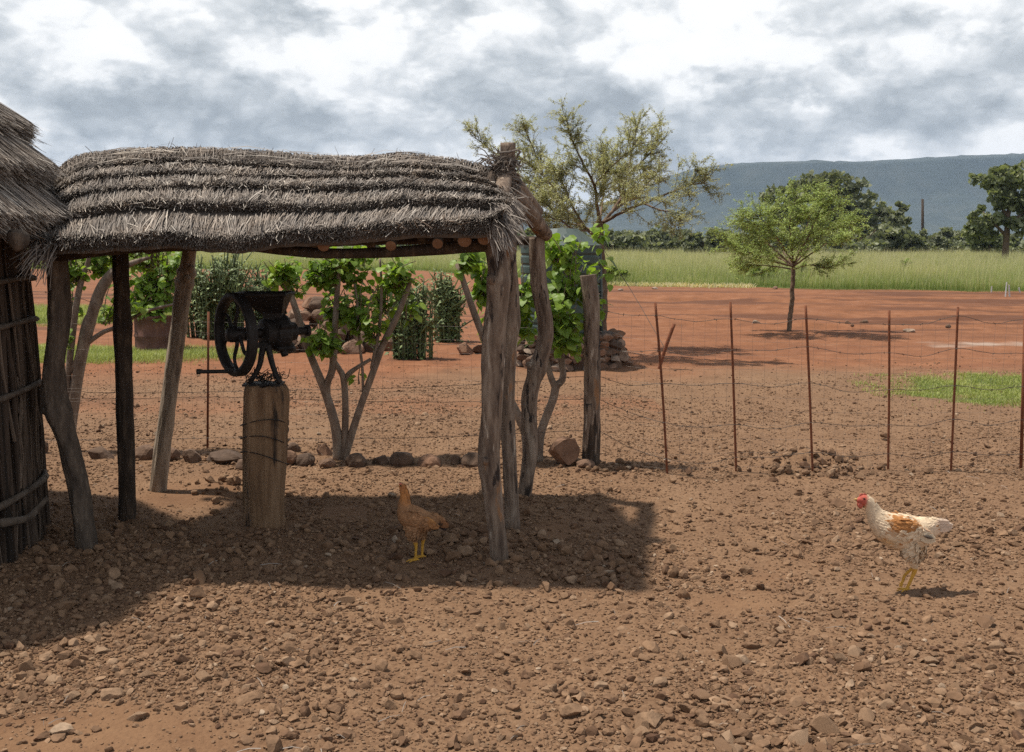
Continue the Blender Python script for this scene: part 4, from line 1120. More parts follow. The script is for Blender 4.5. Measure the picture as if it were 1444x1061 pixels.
shrub('leafy_shrub', 'many stemmed young shrub with bright green leaves behind the grain mill', [
    ([(476, 652), (474, 609), (459, 555), (435, 494), (416, 433), (403, 398), (390, 372)], [7.5, 7, 6, 5, 4.5, 4, 3]),
    ([(461, 560), (462, 540), (469, 519), (472, 468), (475, 420), (478, 385), (480, 360)], [5, 5, 5.5, 4.5, 4, 3, 2]),
    ([(483, 653), (487, 596), (485, 539), (477, 519), (462, 496), (453, 470)], [5, 5, 4.5, 4, 3, 2]),
    ([(484, 654), (492, 625), (506, 580), (528, 519), (541, 484), (560, 446), (572, 415), (580, 392)], [5.5, 5.5, 5, 5, 5, 4.5, 4, 3]),
    ([(486, 540), (492, 528), (503, 519), (523, 507)], [4, 4, 3, 2.5]), ([(512, 560), (511, 520), (507, 484), (504, 430), (500, 400)], [2, 2, 2, 2, 1.5]),
    ([(524, 520), (530, 490), (536, 450), (538, 410), (536, 365)], [3, 3, 2.5, 2, 1.5])],
    (480, 652), [(395, 378, 34, 20, 0, 75), (455, 375, 34, 24, 0, 90), (490, 372, 34, 24, .1, 80), (470, 420, 30, 30, .1, 70), (452, 472, 22, 24, -.1, 70), (505, 420, 34, 40, 0, 80), (560, 380, 34, 22, 0, 90), (538, 410, 30, 30, .15, 60), (500, 360, 60, 12, 0, 60), (420, 395, 22, 16, .1, 24), (525, 450, 26, 24, 0, 34), (506, 530, 6, 10, 0, 3), (575, 430, 14, 20, .1, 14)], .072, 7.9, tmean=.5)
shrub('leafy_shrub', 'leafy shrub with forked grey stems behind the right posts of the shelter', [
    ([(760, 652), (760, 631), (765, 603), (780, 563), (784, 545), (794, 532), (790, 492), (796, 450), (800, 400)], [7, 7, 6, 6, 6, 5, 5, 4, 3]),
    ([(783, 548), (776, 530), (771, 508), (768, 480), (775, 440)], [5, 4.5, 4, 4, 3]),
    ([(752, 650), (745, 625), (737, 600), (726, 578), (705, 535), (687, 488), (668, 440), (645, 372)], [7, 7, 7, 6.5, 6, 5.5, 5, 4]),
    ([(690, 490), (698, 475), (705, 460), (712, 440)], [3, 2.5, 2, 1.5])],
    (758, 652), [(790, 345, 36, 22, 0, 60), (800, 385, 38, 34, 0, 110), (785, 430, 34, 40, -.1, 130), (800, 460, 26, 26, -.1, 60), (850, 330, 18, 10, 0, 14), (850, 362, 14, 14, 0, 8), (735, 400, 24, 36, .1, 70), (680, 390, 22, 30, .1, 55), (735, 445, 20, 30, .2, 40), (655, 360, 22, 18, 0, 40), (846, 425, 12, 30, 0, 12), (690, 440, 12, 30, .2, 22)], .080, 7.75, tmean=.5, droop=.8)

# ------------------------------------------------------------------ drum planter and its bush
dg = G(213, 497); dr_ = 30 / F * dg[1] * 1.05; dh = 50 / F * dg[1]
drum = thing('drum_planter', 'half rusty steel drum used as a planter on the lawn', 'drum', dg)
prof = [(.96, -.02), (1, 0), (1.0, .02), (.97, .05), (.97, .38), (1.0, .42), (1.0, .46), (.97, .5), (.97, .94), (1.01, .96), (1.01, 1.0), (.93, 1.0), (.92, .86), (.001, .84)]
v, f = lathe([(r * dr_, h * dh) for r, h in prof], 40, center=dg + [0, .3, 0]); v[:, 2] += (.04 * np.sin(np.arctan2(v[:, 1] - dg[1], v[:, 0] - dg[0]) * 3 + 1)) * sstep(.7 * dh, dh, v[:, 2]) * dh
mb = MB(); mb.add(v, f); mb.build('barrel', M['drum'], drum, True)
tY = dg[1] + .3
shrub('potted_bush', 'bright green bush growing out of the rusty drum', [([(214, 450), (212, 430), (205, 405), (202, 370)], [3, 3, 2, 1.5]), ([(216, 450), (222, 425), (232, 400), (236, 365)], [3, 2.5, 2, 1.5]), ([(215, 450), (216, 410), (216, 360)], [2.5, 2, 1.5])],
      P(214, 452, tY), [(214, 375, 40, 34, 0, 170), (200, 410, 28, 26, -.1, 110), (232, 405, 28, 30, -.1, 110), (214, 435, 24, 14, -.2, 50), (245, 375, 20, 24, 0, 40)], .13, tY, tmean=.5, cat='bush')


def succulent(label, px, py, wpx, hpx, n, tmean=.4, leafy=.35, group='spiky succulent hedge clumps beyond the fence'):
    g = G(px, py); w = wpx / F * g[1] / 2; h = hpx / F * g[1]
    o = thing('succulent_hedge', label, 'hedge', g, group)
    mb = MB(); lf = MB(); P_ = []
    ns_ = max(3, int(n / 16)); sub_ = [(math.sqrt(rng.random()) * .85, rng.uniform(0, 6.28), rng.uniform(.74, 1.08)) for _ in range(ns_)]
    for k in range(n):
        sr, sa_, sh = sub_[k % ns_]; a = sa_ + rng.normal(0, .12); rr = sr; b = g + np.array([w * .8 * rr * math.cos(a) + rng.normal(0, .07), .45 * w * rr * math.sin(a) + rng.normal(0, .06), 0])
        hh = h * sh * rng.uniform(.68, 1.05); out = np.array([math.cos(a), math.sin(a) * .4, 0]) * w * .3 * rng.uniform(.2, 1)
        q = catmull([b, b + out * .3 + [0, 0, hh * .5], b + out + rng.normal(0, .03, 3) + [0, 0, hh]], 9)
        v, f = tube(q, np.linspace(.014, .008, 9), 5, .1, k % 60); mb.add(v, f, np.clip(rng.normal(tmean - .1, .2), 0, 1))
        for _ in range(2):
            t = rng.uniform(.35, .85); s = q[int(t * 8)]; e = s + np.array([rng.normal(0, .17), rng.normal(0, .10), hh * rng.uniform(.12, .32)]); v, f = tube(catmull([s, (s + e) / 2 + [rng.normal(0, .02), 0, -.01], e], 5), [.013, .013, .012, .011, .006], 5); mb.add(v, f, np.clip(rng.normal(tmean + .1, .2), 0, 1))
            P_.append(sample_path(np.array([s, e]), 6) + rng.normal(0, .03, (6, 3)))
        P_.append(sample_path(q, int(16 * leafy + 1), .06, 1) + rng.normal(0, .045, (int(16 * leafy + 1), 3)))
    P_ = np.concatenate(P_); leaves(lf, P_, .085, -.3, tmean + .2, (SLIM_V * [1.6, 1, 1], SLIM_F))
    mb.build('stems', M['succulent'], o, True); lf.build('leaves', M['succulent'], o)
    return o


succulent('tall dark succulent hedge behind the pale leaning post', 312, 478, 130, 122, 200, .4, 1.3)
succulent('right end of the dark hedge behind the mill wheel', 372, 474, 40, 96, 55, .35, 1.3)
succulent('narrow upright succulent clump right of the centre shrub', 580, 506, 46, 132, 95, .45, 1.1)
succulent('leafier rounded succulent clump left of the right front post', 634, 484, 44, 98, 60, .5, 2.8)

# ------------------------------------------------------------------ rockery behind the mill
s_ = 16.0 / F; hx = P(462, 497, 16.0)[0]
heap = []
for z, n, wx, wy, sh in ((.07, 15, .95, .42, 0), (.07, 7, .6, .15, 0), (.24, 11, .68, .32, -.08), (.40, 8, .46, .24, -.14), (.55, 5, .28, .16, -.18), (.69, 3, .12, .08, -.2)):
    for k in range(n):
        t = 2 * PI * (k + rng.uniform(0, .6)) / n; heap.append((hx + sh + wx * math.cos(t), 16.0 + wy * math.sin(t), z))
heap += [(P(667, 487, 15.6)[0] + dx, 15.6 + dy, .07) for dx, dy in ((-.1, 0), (.14, .05))]
for q, (x_, y_, z_) in enumerate(heap):
    w = rng.uniform(.11, .17)
    V0, F0 = (ROCK_R if q % 3 == 0 else ROCK_L)[q % 8]; Vv = V0 @ zrot(np.array([q * 1.7]))[0].T * np.array([w * 1.1, w, w * .8])
    o = link_mesh('rockery_stone', Vv + [x_, y_, z_], [F0], M['boulder'], None, np.full(len(Vv), np.clip(rng.normal(.38, .25), 0, 1)), False, None, (x_, y_, max(z_ - w * .6, 0)))
    tag(o, 'stone lying on the red earth right of the leafier succulent clump', 'stone', 'stones beside the leafier succulent clump') if x_ > hx + 1.2 else tag(o, 'stone heaped in the rockery behind the centre shrub', 'stone', 'rockery stones piled behind the centre shrub')

# ------------------------------------------------------------------ water tank on its stone plinth
TY = 14.0; tc_ = P(790, 470, TY); s = TY / F
pl = thing('stone_plinth', 'dry stone plinth of broken rocks under the green water tank', 'plinth', (tc_[0] + .1, TY, 0))
mb = MB()
cx = P(806, 500, TY)[0]; ht_ = .46
for lay_ in range(5):
    n = 24; rad = .69 - lay_ * .015
    for k in range(n):
        a = 2 * PI * (k + .5 * (lay_ % 2)) / n + rng.normal(0, .06); w = rng.uniform(.075, .13); V0, F0 = ROCK_L[rng.integers(0, 14)]
        V = V0 @ zrot(np.array([rng.uniform(0, 6)]))[0].T * [w * 1.15, w, w * rng.uniform(.6, .8)]
        mb.add(V + [cx + rad * math.cos(a) + rng.normal(0, .02), TY + rad * .9 * math.sin(a), .05 + lay_ * ht_ / 5], F0, np.clip(rng.normal(.6, .33), 0, 1))
mb.build('stacked_stones', M['boulder'], pl)
v, f = lathe([(.60, -.02), (.60, ht_ * .9), (.58, ht_ * .97), (.001, ht_)], 30, center=(cx, TY, 0)); mb = MB(); mb.add(v, f, .0); mb.build('fill', M['boulder'], pl)
tr_ = 56 * s; zb = ht_; zt = P(790, 346, TY)[2]; za = P(790, 323, TY)[2]
tank = thing('water_tank', 'dark green ribbed water tank with a grey green conical lid', 'tank', (tc_[0], TY, zb))
prof = []
for k in range(9):
    z0 = zb + (zt - zb) * k / 9; dz = (zt - zb) / 9
    prof += [(tr_ * .975, z0 + dz * .02), (tr_ * 1.0, z0 + dz * .2), (tr_ * 1.0, z0 + dz * .78), (tr_ * .975, z0 + dz * .96)]
v, f = lathe([(.001, zb + .005)] + prof, 40, center=(tc_[0], TY, 0)); mb = MB(); mb.add(v, f); mb.build('barrel', M['tank'], tank)
v, f = lathe([(tr_ * 1.02, zt - .03), (tr_ * 1.03, zt), (tr_ * .97, zt + .012), (tr_ * .5, za - .03), (tr_ * .42, za), (.001, za + .01)], 14, center=(tc_[0], TY, 0)); mb = MB(); mb.add(v, f); lid = mb.build('lid', M['tank_top'], tank)
v, f = lathe([(.10, 0), (.10, .03), (.085, .04), (.001, .042)], 20, (.3, -.45, 1), P(803, 338, TY - .40)); mb = MB(); mb.add(v, f); mb.build('hatch', M['tank_top'], lid)
mb = MB(); v, f = tube(np.array([P(846, 350, TY - .1), P(848, 420, TY - .1), P(848, 470, TY - .1)]), .02, 8); mb.add(v, f); mb.build('pipe', M['tank_top'], tank, True)


# ------------------------------------------------------------------ branching trees
def branch_tree(limbs, Y, L0, L1, r0t, lift, flat, kids2, dens, wob=.07):
    """limbs carry straight thin side shoots, shoots carry short spurs; leaves hug shoots and spurs"""
    wood = MB(); LP = []

    def shoot(p0, d, L, r, n=7, m=None):
        q = [p0]; dd = d.copy()
        for k in range(n - 1):
            dd = unit((dd + rng.normal(0, wob, 3) + np.array([0, 0, lift * .08])) * [1, 1, 1]); q.append(q[-1] + dd * L / (n - 1))
        q = np.array(q); v, f = tube(q, np.linspace(r, r * .5, n), 5, .1, int(rng.integers(0, 90)), False); wood.add(v, f)
        LP.append(sample_path(q, max(2, int(dens * L)), .12, 1)); return q

    for px, r0, r1, kids, t0 in limbs:
        w = [P(a[0], a[1], Y + (a[2] if len(a) > 2 else 0)) for a in px]; n = 34; q = catmull(w, n); q[1:] += rng.normal(0, r0 * .10, (n - 1, 3))
        v, f = tube(q, np.linspace(r0, r1, n), 9, .12, int(rng.integers(0, 90))); wood.add(v, f)
        if kids: LP.append(sample_path(q, int(dens * .8), .6, 1))
        for _ in range(kids):
            t = t0 + (1 - t0) * rng.random() ** .9; i = int(t * (n - 1)); base = unit(q[min(i + 1, n - 1)] - q[max(i - 1, 0)]); side = unit(np.cross(base, rng.normal(size=3)))
            d = unit((base * rng.uniform(.5, 1.1) + side * rng.uniform(.4, 1.0) + np.array([0, 0, lift * .5])) * [1, 1, flat])
            s = shoot(q[i], d, L0 * rng.uniform(.5, 1.3) * (1.15 - .5 * t), r0t * rng.uniform(.7, 1.2))
            for _k in range(kids2):
                j = int(rng.integers(1, 7)); sd_ = unit(np.cross(d, rng.normal(size=3)))
                shoot(s[j], unit((d * .7 + sd_ * rng.uniform(.5, 1.0) + [0, 0, lift * .3]) * [1, 1, flat]), L1 * rng.uniform(.4, 1.3), r0t * .5, 5)
    return wood, np.concatenate(LP)


AY = 15.6
limbs = [  # trunk and the boughs read from the photograph
    ([(850, 478), (851, 430), (850, 380), (846, 340), (846, 311)], 0.060, .055, 0, .5),
    ([(846, 318), (842, 290, -.2), (838, 262, -.4), (822, 230, -.6), (808, 200, -.7), (798, 168, -.8)], 0.029, .006, 39, .15),
    ([(846, 318), (862, 300, .1), (875, 280, .3), (874, 262, .5), (890, 242, .6), (911, 222, .6), (938, 194, .6)], 0.029, .006, 39, .2),
    ([(850, 314), (880, 298, -.3), (905, 288, -.5), (945, 272, -.7), (970, 262, -.8), (996, 258, -.9)], 0.026, .005, 30, .2),
    ([(848, 330), (822, 320, .3), (800, 298, .5), (780, 274, .7), (767, 250, .8), (753, 212, .9), (735, 172, .9)], 0.029, .006, 39, .2),
    ([(848, 336), (830, 326, -.3), (812, 300, -.6), (798, 270, -.8), (788, 244, -.9)], 0.026, .006, 36, .15),
    ([(800, 298, .5), (765, 268, .9), (730, 246, 1.1), (695, 214, 1.2), (664, 190, 1.2)], 0.018, .004, 21, .25),
    ([(875, 280, .3), (885, 244, .9), (892, 206, 1.1), (902, 168, 1.2)], 0.018, .005, 21, .2),
    ([(905, 286, -.5), (930, 296, -.9), (948, 300, -1.1), (962, 312, -1.2)], 0.014, .004, 13, .2),
    ([(846, 312), (850, 280, .8), (852, 245, 1.2), (848, 210, 1.3)], 0.021, .005, 30, .15),
    ([(838, 262, -.4), (860, 238, -.8), (880, 220, -1.0), (905, 200, -1.1)], 0.016, .004, 24, .15),
    ([(822, 320, .3), (790, 312, .2), (764, 300, .0), (742, 280, -.1)], 0.018, .004, 30, .1),
    ([(800, 298, .5), (778, 262, .1), (752, 236, -.2), (728, 218, -.3)], 0.016, .004, 27, .1),
    ([(862, 300, .1), (892, 278, .9), (916, 256, 1.2), (930, 240, 1.3)], 0.016, .004, 27, .1),
    ([(830, 326, -.3), (806, 322, -.8), (784, 304, -1.1), (770, 284, -1.2)], 0.016, .004, 24, .1)]
acacia = thing('acacia_tree', 'sparse grey green acacia with wide thin branches behind the water tank', 'tree', G(850, 500) * [1, 0, 1] + [0, AY, 0])
wood, lp = branch_tree(limbs, AY, .45, .18, .0048, .14, .95, 6, 58, .05)
wood.build('trunk', M['acbark'], acacia, True)
mb = MB(); rep = 4; lp = np.repeat(lp, rep, 0) + rng.normal(0, .013, (len(lp) * rep, 3)); leaves(mb, lp, .030, .0, .62, (SLIM_V * [1.6, 1, 1], SLIM_F), tsd=.22)
mb.build('crown', M['acacia'], acacia)

SYT = 19.5
thorn = thing('thorn_tree', 'small flat crowned bright green thorn tree alone on the red earth', 'tree', G(1114, 468))
limbs = [
    ([(1113, 468), (1116, 430), (1118, 398), (1119, 370)], 0.044, .038, 0, .5),
    ([(1119, 372), (1116, 344, -.2), (1114, 310, -.3), (1124, 276, -.3)], 0.024, .006, 33, .15), ([(1119, 376), (1090, 350, .2), (1066, 330, .3), (1040, 308, .3)], 0.021, .005, 30, .2),
    ([(1119, 376), (1080, 366, -.4), (1048, 352, -.6), (1020, 338, -.7)], 0.019, .005, 27, .2), ([(1119, 374), (1142, 348, .3), (1166, 326, .4), (1198, 308, .4)], 0.021, .005, 33, .2),
    ([(1120, 380), (1142, 374, -.3), (1164, 378, -.5), (1178, 374, -.5)], 0.014, .004, 13, .3), ([(1119, 376), (1098, 344, .8), (1086, 312, 1.0), (1084, 290, 1.0)], 0.019, .005, 27, .2),
    ([(1119, 372), (1140, 334, -.6), (1154, 302, -.8), (1164, 284, -.8)], 0.019, .005, 30, .2), ([(1119, 374), (1134, 334, .8), (1144, 298, 1.0), (1148, 274, 1.0)], 0.019, .005, 30, .2), ([(1118, 380), (1092, 376, .3), (1065, 374, .5), (1050, 378, .5)], 0.014, .004, 15, .3), ([(1119, 372), (1096, 336, -.7), (1078, 312, -1.0), (1060, 300, -1.0)], 0.019, .005, 27, .2),
    ([(1119, 376), (1150, 354, -.9), (1176, 338, -1.2), (1192, 330, -1.3)], 0.016, .004, 21, .2), ([(1119, 376), (1086, 356, .9), (1060, 344, 1.2), (1036, 336, 1.3)], 0.016, .004, 21, .2)]
wood, lp = branch_tree(limbs, SYT, .52, .20, .005, .03, .62, 5, 36)
wood.build('trunk', M['acbark'], thorn, True)
mb = MB(); rep = 4; lp = np.repeat(lp, rep, 0) + rng.normal(0, .020, (len(lp) * rep, 3)); leaves(mb, lp, .040, .0, .6, (SLIM_V * [1.6, 1, 1], SLIM_F), tsd=.25); mb.build('crown', M['thorn'], thorn)


# ------------------------------------------------------------------ lawns and grass field
def blades(mb, x, y, h, w, tm, top=.0, bend=.35):
    n = len(x); a = rng.uniform(0, 2 * PI, n); lean = np.abs(rng.normal(0, bend, n)) * h
    dx, dy = np.cos(a), np.sin(a); ox, oy = -dy * w * .5, dx * w * .5
    z = hgt(x, y) - .01
    p = lambda f, hf: np.stack([x + dx * lean * f, y + dy * lean * f, z + h * hf], -1)
    o = np.stack([ox, oy, 0 * ox], -1)
    b, m_, t = p(0, 0), p(.35, .55), p(1, 1)
    V = np.stack([b - o, b + o, m_ - o * .8, m_ + o * .8, t], 1).reshape(-1, 3)
    k = (np.arange(n) * 5)[:, None]
    q = k + np.array([[0, 1, 3, 2]]); tr = k + np.array([[2, 3, 4]])
    T = np.clip(np.stack([tm - .12, tm - .12, tm + top * .45, tm + top * .45, tm + top], 1), 0, 1).ravel()
    mb.add(V, [q, tr], T)


def lawn(name, e, n, label, h=(.03, .09)):
    x = e[0] + rng.uniform(-1.1, 1.1, n) * e[2]; y = e[1] + rng.uniform(-1.1, 1.1, n) * e[3]
    k = ell(x, y, e) + (fbm(x * 2.5, y * 2.5, 42, 4) - .5) * .5 + rng.normal(0, .12, n) < .95
    x, y = x[k], y[k]; nn = fbm(x * 1.3, y * 1.3, 90, 3)
    mb = MB(); blades(mb, x, y, rng.uniform(*h, len(x)) * (.6 + .8 * nn), .008 + 0 * x, np.clip(.35 + .5 * nn + rng.normal(0, .14, len(x)), 0, 1), .1, .6)
    tag(mb.build(name, M['lawn']), label, 'grass', kind='stuff')


lawn('lawn', LAWN_R, 90000, 'patch of short bright green grass beyond the right fence', (.02, .055))
lawn('lawn', LAWN_L, 80000, 'strip of short green grass around the rusty drum')
lawn('lawn', LAWN_F, 60000, 'far patch of green grass behind the left shrub', (.06, .16))
n = 380000
u = rng.random(n); y = 33 * (150 / 33) ** (u ** 1.25); x = rng.uniform(-1, 1, n) * (y * .56 + 3)
fe = field_edge(x); k = (y > fe + rng.normal(0, .4, n)) & ((x > -y * .52)); x, y, fe = x[k], y[k], fe[k]
nn = fbm(x * .25, y * .12, 95, 4); edge = sstep(0, 5, y - fe)
h = (.45 + .75 * nn) * rng.uniform(.6, 1.15, len(x)) * (.5 + .5 * edge); w = .010 * (y / 36)
mb = MB(); blades(mb, x, y, h, w * rng.uniform(.7, 1.5, len(x)), np.clip(.10 + .42 * edge * nn + .12 * edge * sstep(50, 75, y) + rng.normal(0, .10, len(x)), 0, 1), .42, .25)
k = rng.random(len(x)) < .45; xs_, ys_, hs_ = x[k], y[k], h[k]                       # dry flowering stalks above the leaves
blades(mb, xs_, ys_, hs_ * rng.uniform(1.15, 1.5, len(xs_)), w[k] * .55, rng.uniform(.4, .75, len(xs_)), .45, .14)
tag(mb.build('field_grass', M['fieldgrass']), 'tall green and straw coloured grass of the open field', 'grass', kind='stuff')
mb = MB(); n = 2600; x = rng.uniform(2, 11, n); y = field_edge(x) - np.abs(rng.normal(0, .5, n)); k = x < 9
blades(mb, x[k], y[k], rng.uniform(.05, .22, k.sum()), np.full(k.sum(), .02), np.full(k.sum(), .8), .3, 1.4)
tag(mb.build('dry_grass', M['fieldgrass']), 'dry cut grass lying along the edge of the field', 'grass', kind='stuff')
for q, (a, b, t_) in enumerate(((1398, 414, 404), (1418, 418, 398), (1424, 418, 402), (1440, 416, 406))):
    g = G(a, b); mb = MB(); v, f = tube(np.array([g - [0, 0, .05], P(a + rng.normal(0, 2), t_, g[1])]), .022, 6, .2, q); mb.add(v, f)
    tag(mb.build('white_peg', M['white'], None, False, origin=g), 'white peg standing at the edge of the grass field', 'peg', 'white pegs at the edge of the grass at the far right')
for q, (a, b, w, h, lb, tn) in enumerate(((1066, 457, 9, 5, 'pale brick left of the thorn tree on the red earth', 1.), (1195, 458, 8, 5, 'small brick right of the thorn tree trunk', .55), (1218, 457, 9, 6, 'largest brick fragment on the red earth', .4), (1201, 461, 5, 4, 'crumb of brick in front of the other bricks', .6), (1282, 468, 14, 4, 'flat pale slab lying beyond the fourth fence rod', .95), (1094, 408, 6, 4, 'stone at the field edge left of the thorn tree', .8), (924, 408, 7, 3, 'white scrap at the far end of the red earth', 1.), (875, 410, 6, 3, 'second white scrap near the tank on the red earth', 1.), (1337, 463, 6, 5, 'brown stone on the track at the far right', .3))):
    g = G(a, b); ww = w / F * g[1] / 2; hh = h / F * g[1]; V, Fq = rockshape(2, 6, .2, 300 + q, .55, .75); V = V * [ww / .7, ww / .9, hh / 1.4]
    o = link_mesh('brick_fragment', V + [g[0], g[1], hh * .4], [Fq], M['boulder'], None, np.full(len(V), tn), False, None, g); tag(o, lb, 'stone')

# ------------------------------------------------------------------ distant trees
CARD_V = np.array([[-.5, 0, 0], [.5, 0, 0], [.62, .6, .08], [-.62, .6, .08], [0, 1.1, 0]]); CARD_F = [np.array([[0, 1, 2, 3]]), np.array([[3, 2, 4]])]


def crown(mb, lobes, n, size, tmean=.5):
    """lobes: (x, y, z, rx, ry, rz); leaf sprays spread through and over each lobe"""
    L = np.array(lobes); vol = (L[:, 3] * L[:, 4] * L[:, 5]) ** .67; cnt = (n * vol / vol.sum()).astype(int) + 1
    for l, c in zip(L, cnt):
        m = max(3, c // 22); cd = unit(rng.normal(size=(m, 3))) * (rng.random((m, 1)) ** .35); tt = rng.normal(tmean, .16, m)
        k = rng.integers(0, m, c)
        p = l[:3] + (cd[k] + rng.normal(0, .13, (c, 3))) * l[3:6]
        d = rng.normal(size=(c, 3)) + cd[k] * 1.2; Fm = frames(d, rng.normal(size=(c, 3)) + [0, 0, .8]); s = size * rng.uniform(.5, 1.2, c)
        V, fs = inst(CARD_V, CARD_F, Fm * s[:, None, None], p)
        mb.add(V, fs, np.repeat(np.clip(tt[k] + rng.normal(0, .08, c), 0, 1), 5))


def far_tree(name, label, cat, lobes, trunk, n, size, m, group=None, tmean=.5, loc=(0, 0, 0)):
    o = thing(name, label, cat, loc, group); L = np.array(loc)
    tb = MB()
    for pts, r0, r1 in trunk:
        v, f = tube(catmull(np.array(pts, float) + L, 10), np.linspace(r0, r1, 10), 7, .12, int(rng.integers(0, 90))); tb.add(v, f)
    tb.build('trunk', M['acbark'], o, True)
    cb = MB(); crown(cb, [tuple(np.array(l[:3]) + L) + tuple(l[3:]) for l in lobes], n, size, tmean); cb.build('crown', M[m], o)
    return o


def bush_lobes(w, h, k, seed):
    r = np.random.default_rng(seed); out = []
    for q in range(k):
        a = r.uniform(0, 6.28); rr = math.sqrt(r.random()) * w * .5; z = h * r.uniform(.22, .72) * (1 - .35 * (rr / (w * .5)) ** 2); s = r.uniform(.13, .24) * w
        out.append((rr * math.cos(a), rr * math.sin(a) * .7, z, s, s * .8, s * r.uniform(.45, .7)))
    return out


BUSH = []
GRP = 'trees of the far tree line beyond the field'
for q in range(5):
    w, h = [7.5, 6, 9, 5.5, 8][q], [4.6, 4.2, 4.9, 5.2, 3.8][q]
    BUSH.append(far_tree('bush_tree', 'dark rounded bushy tree in the line beyond the grass field', 'tree', bush_lobes(w, h, 16, 400 + q),
                         [([(0, 0, -.1), (.1, 0, h * .3), (.3 * w * .3, 0, h * .6)], .16, .05), ([(0, 0, -.1), (-.3, .1, h * .3), (-.25 * w, .1, h * .6)], .13, .04)], 3600, .42, 'far_dark' if q != 3 else 'far_pale', GRP, .5))
plan = []
for row, (y0, step) in enumerate(((118, 56), (150, 44))):
    px = 640 + row * 20
    while px < 1560:
        plan.append((px + rng.normal(0, 9), y0 + rng.uniform(-8, 10))); px += step * rng.uniform(.75, 1.25)
for px in (-150, 20, 120, 230, 330, 430, 540): plan.append((px, 135 + rng.uniform(-10, 10)))
for q, (px, Y) in enumerate(plan):
    p = P(px, 345, Y); src = BUSH[q % 5]
    if q % 5 == 3: src['label'] = 'paler grey green bushy tree in the line beyond the grass field'
    if q < 5: o = src; o.location = (p[0], Y, 0); o.rotation_euler = (0, 0, rng.uniform(0, 6.28)); s_ = rng.uniform(.85, 1.15); o.scale = (s_, s_, s_)
    else: o = dup(src, (p[0], Y, 0), rng.uniform(0, 6.28), rng.uniform(.75, 1.2))
p = P(1165, 345, 128); sc_ = 128 / F
bt = [(-60, 68, 34, 20), (-25, 84, 40, 16), (10, 90, 36, 15), (30, 70, 34, 18), (55, 58, 30, 16), (80, 44, 24, 15), (-50, 40, 30, 22), (0, 55, 40, 22), (50, 30, 36, 20), (88, 26, 22, 20), (20, 25, 44, 20), (-30, 20, 36, 18), (105, 38, 16, 10), (92, 56, 14, 8)]
far_tree('spreading_tree', 'big dark spreading tree behind the small thorn tree', 'tree', [(a * sc_, rng.normal(0, 1), b * sc_ + H * .6, c * sc_, c * sc_ * .8, d * sc_) for a, b, c, d in bt],
         [([(1, 0, -.1), (1.2, 0, 3), (0, 0, 6.5)], .4, .12), ([(1.2, 0, 2), (4, 0, 4), (7, 0, 5.5)], .25, .08), ([(1.2, 0, 2.5), (-2, 0, 4.5), (-4, 0, 6)], .25, .08)], 7500, .5, 'far_dark', None, .5, (p[0], 128, 0))
p = P(1418, 345, 80); sc_ = 80 / F
bt = [(-28, 92, 22, 14), (-8, 84, 18, 18), (14, 98, 28, 14), (30, 80, 26, 20), (-18, 66, 18, 14), (4, 62, 22, 14), (36, 55, 26, 20), (-36, 38, 20, 18), (-24, 20, 24, 16), (-44, 18, 14, 14), (24, 30, 24, 16), (50, 70, 26, 24), (60, 40, 28, 24), (-4, 40, 14, 10), (40, 92, 22, 14)]
far_tree('tall_tree', 'tall pale green tree at the far right edge of the field', 'tree', [(a * sc_, rng.normal(0, .8), b * sc_ + H, c * sc_, c * sc_ * .8, d * sc_) for a, b, c, d in bt],
         [([(0, 0, -.1), (.05, 0, 2.2), (.1, 0, 4.2), (.6, 0, 6)], .28, .1), ([(.05, 0, 2.2), (-1, 0, 3.2), (-1.8, 0, 4)], .14, .05), ([(.1, 0, 3.5), (-.8, 0, 5), (-1.3, 0, 6.2)], .14, .05), ([(.05, 0, 2.8), (1.2, 0, 4), (2.2, 0, 5)], .15, .05)], 7500, .30, 'far_pale', None, .55, (p[0], 80, 0))
p = P(868, 345, 44); far_tree('low_bush', 'low dark green bush at the near edge of the field beside the acacia', 'bush', bush_lobes(1.6, .9, 8, 501), [([(0, 0, -.05), (.1, 0, .5)], .03, .01)], 1200, .10, 'thorn', None, .3, (p[0] - .4, 43.5, 0))
p = P(1104, 345, 43); far_tree('low_bush', 'low green bush on the field edge directly behind the thorn tree trunk', 'bush', bush_lobes(2.2, 1.15, 9, 502), [([(0, 0, -.05), (.1, 0, .5)], .03, .01)], 1600, .11, 'thorn', None, .45, (p[0], 43, 0))
p = P(1288, 345, 52); far_tree('low_bush', 'small green bush standing in the middle of the grass field', 'bush', bush_lobes(1.2, 1.2, 5, 503), [([(0, 0, -.05), (.1, 0, .8)], .03, .01)], 500, .12, 'thorn', None, .5, (p[0], 52, 0))
g = P(1302, 345, 140) * [1, 1, 0]
mb = MB(); v, f = tube(np.array([g - [0, 0, .3], P(1301, 281, 140)]), [.22, .17], 8); mb.add(v, f)
tag(mb.build('utility_pole', M['bark_dark'], None, True, origin=g), 'lone dark wooden pole rising above the far tree line', 'pole')

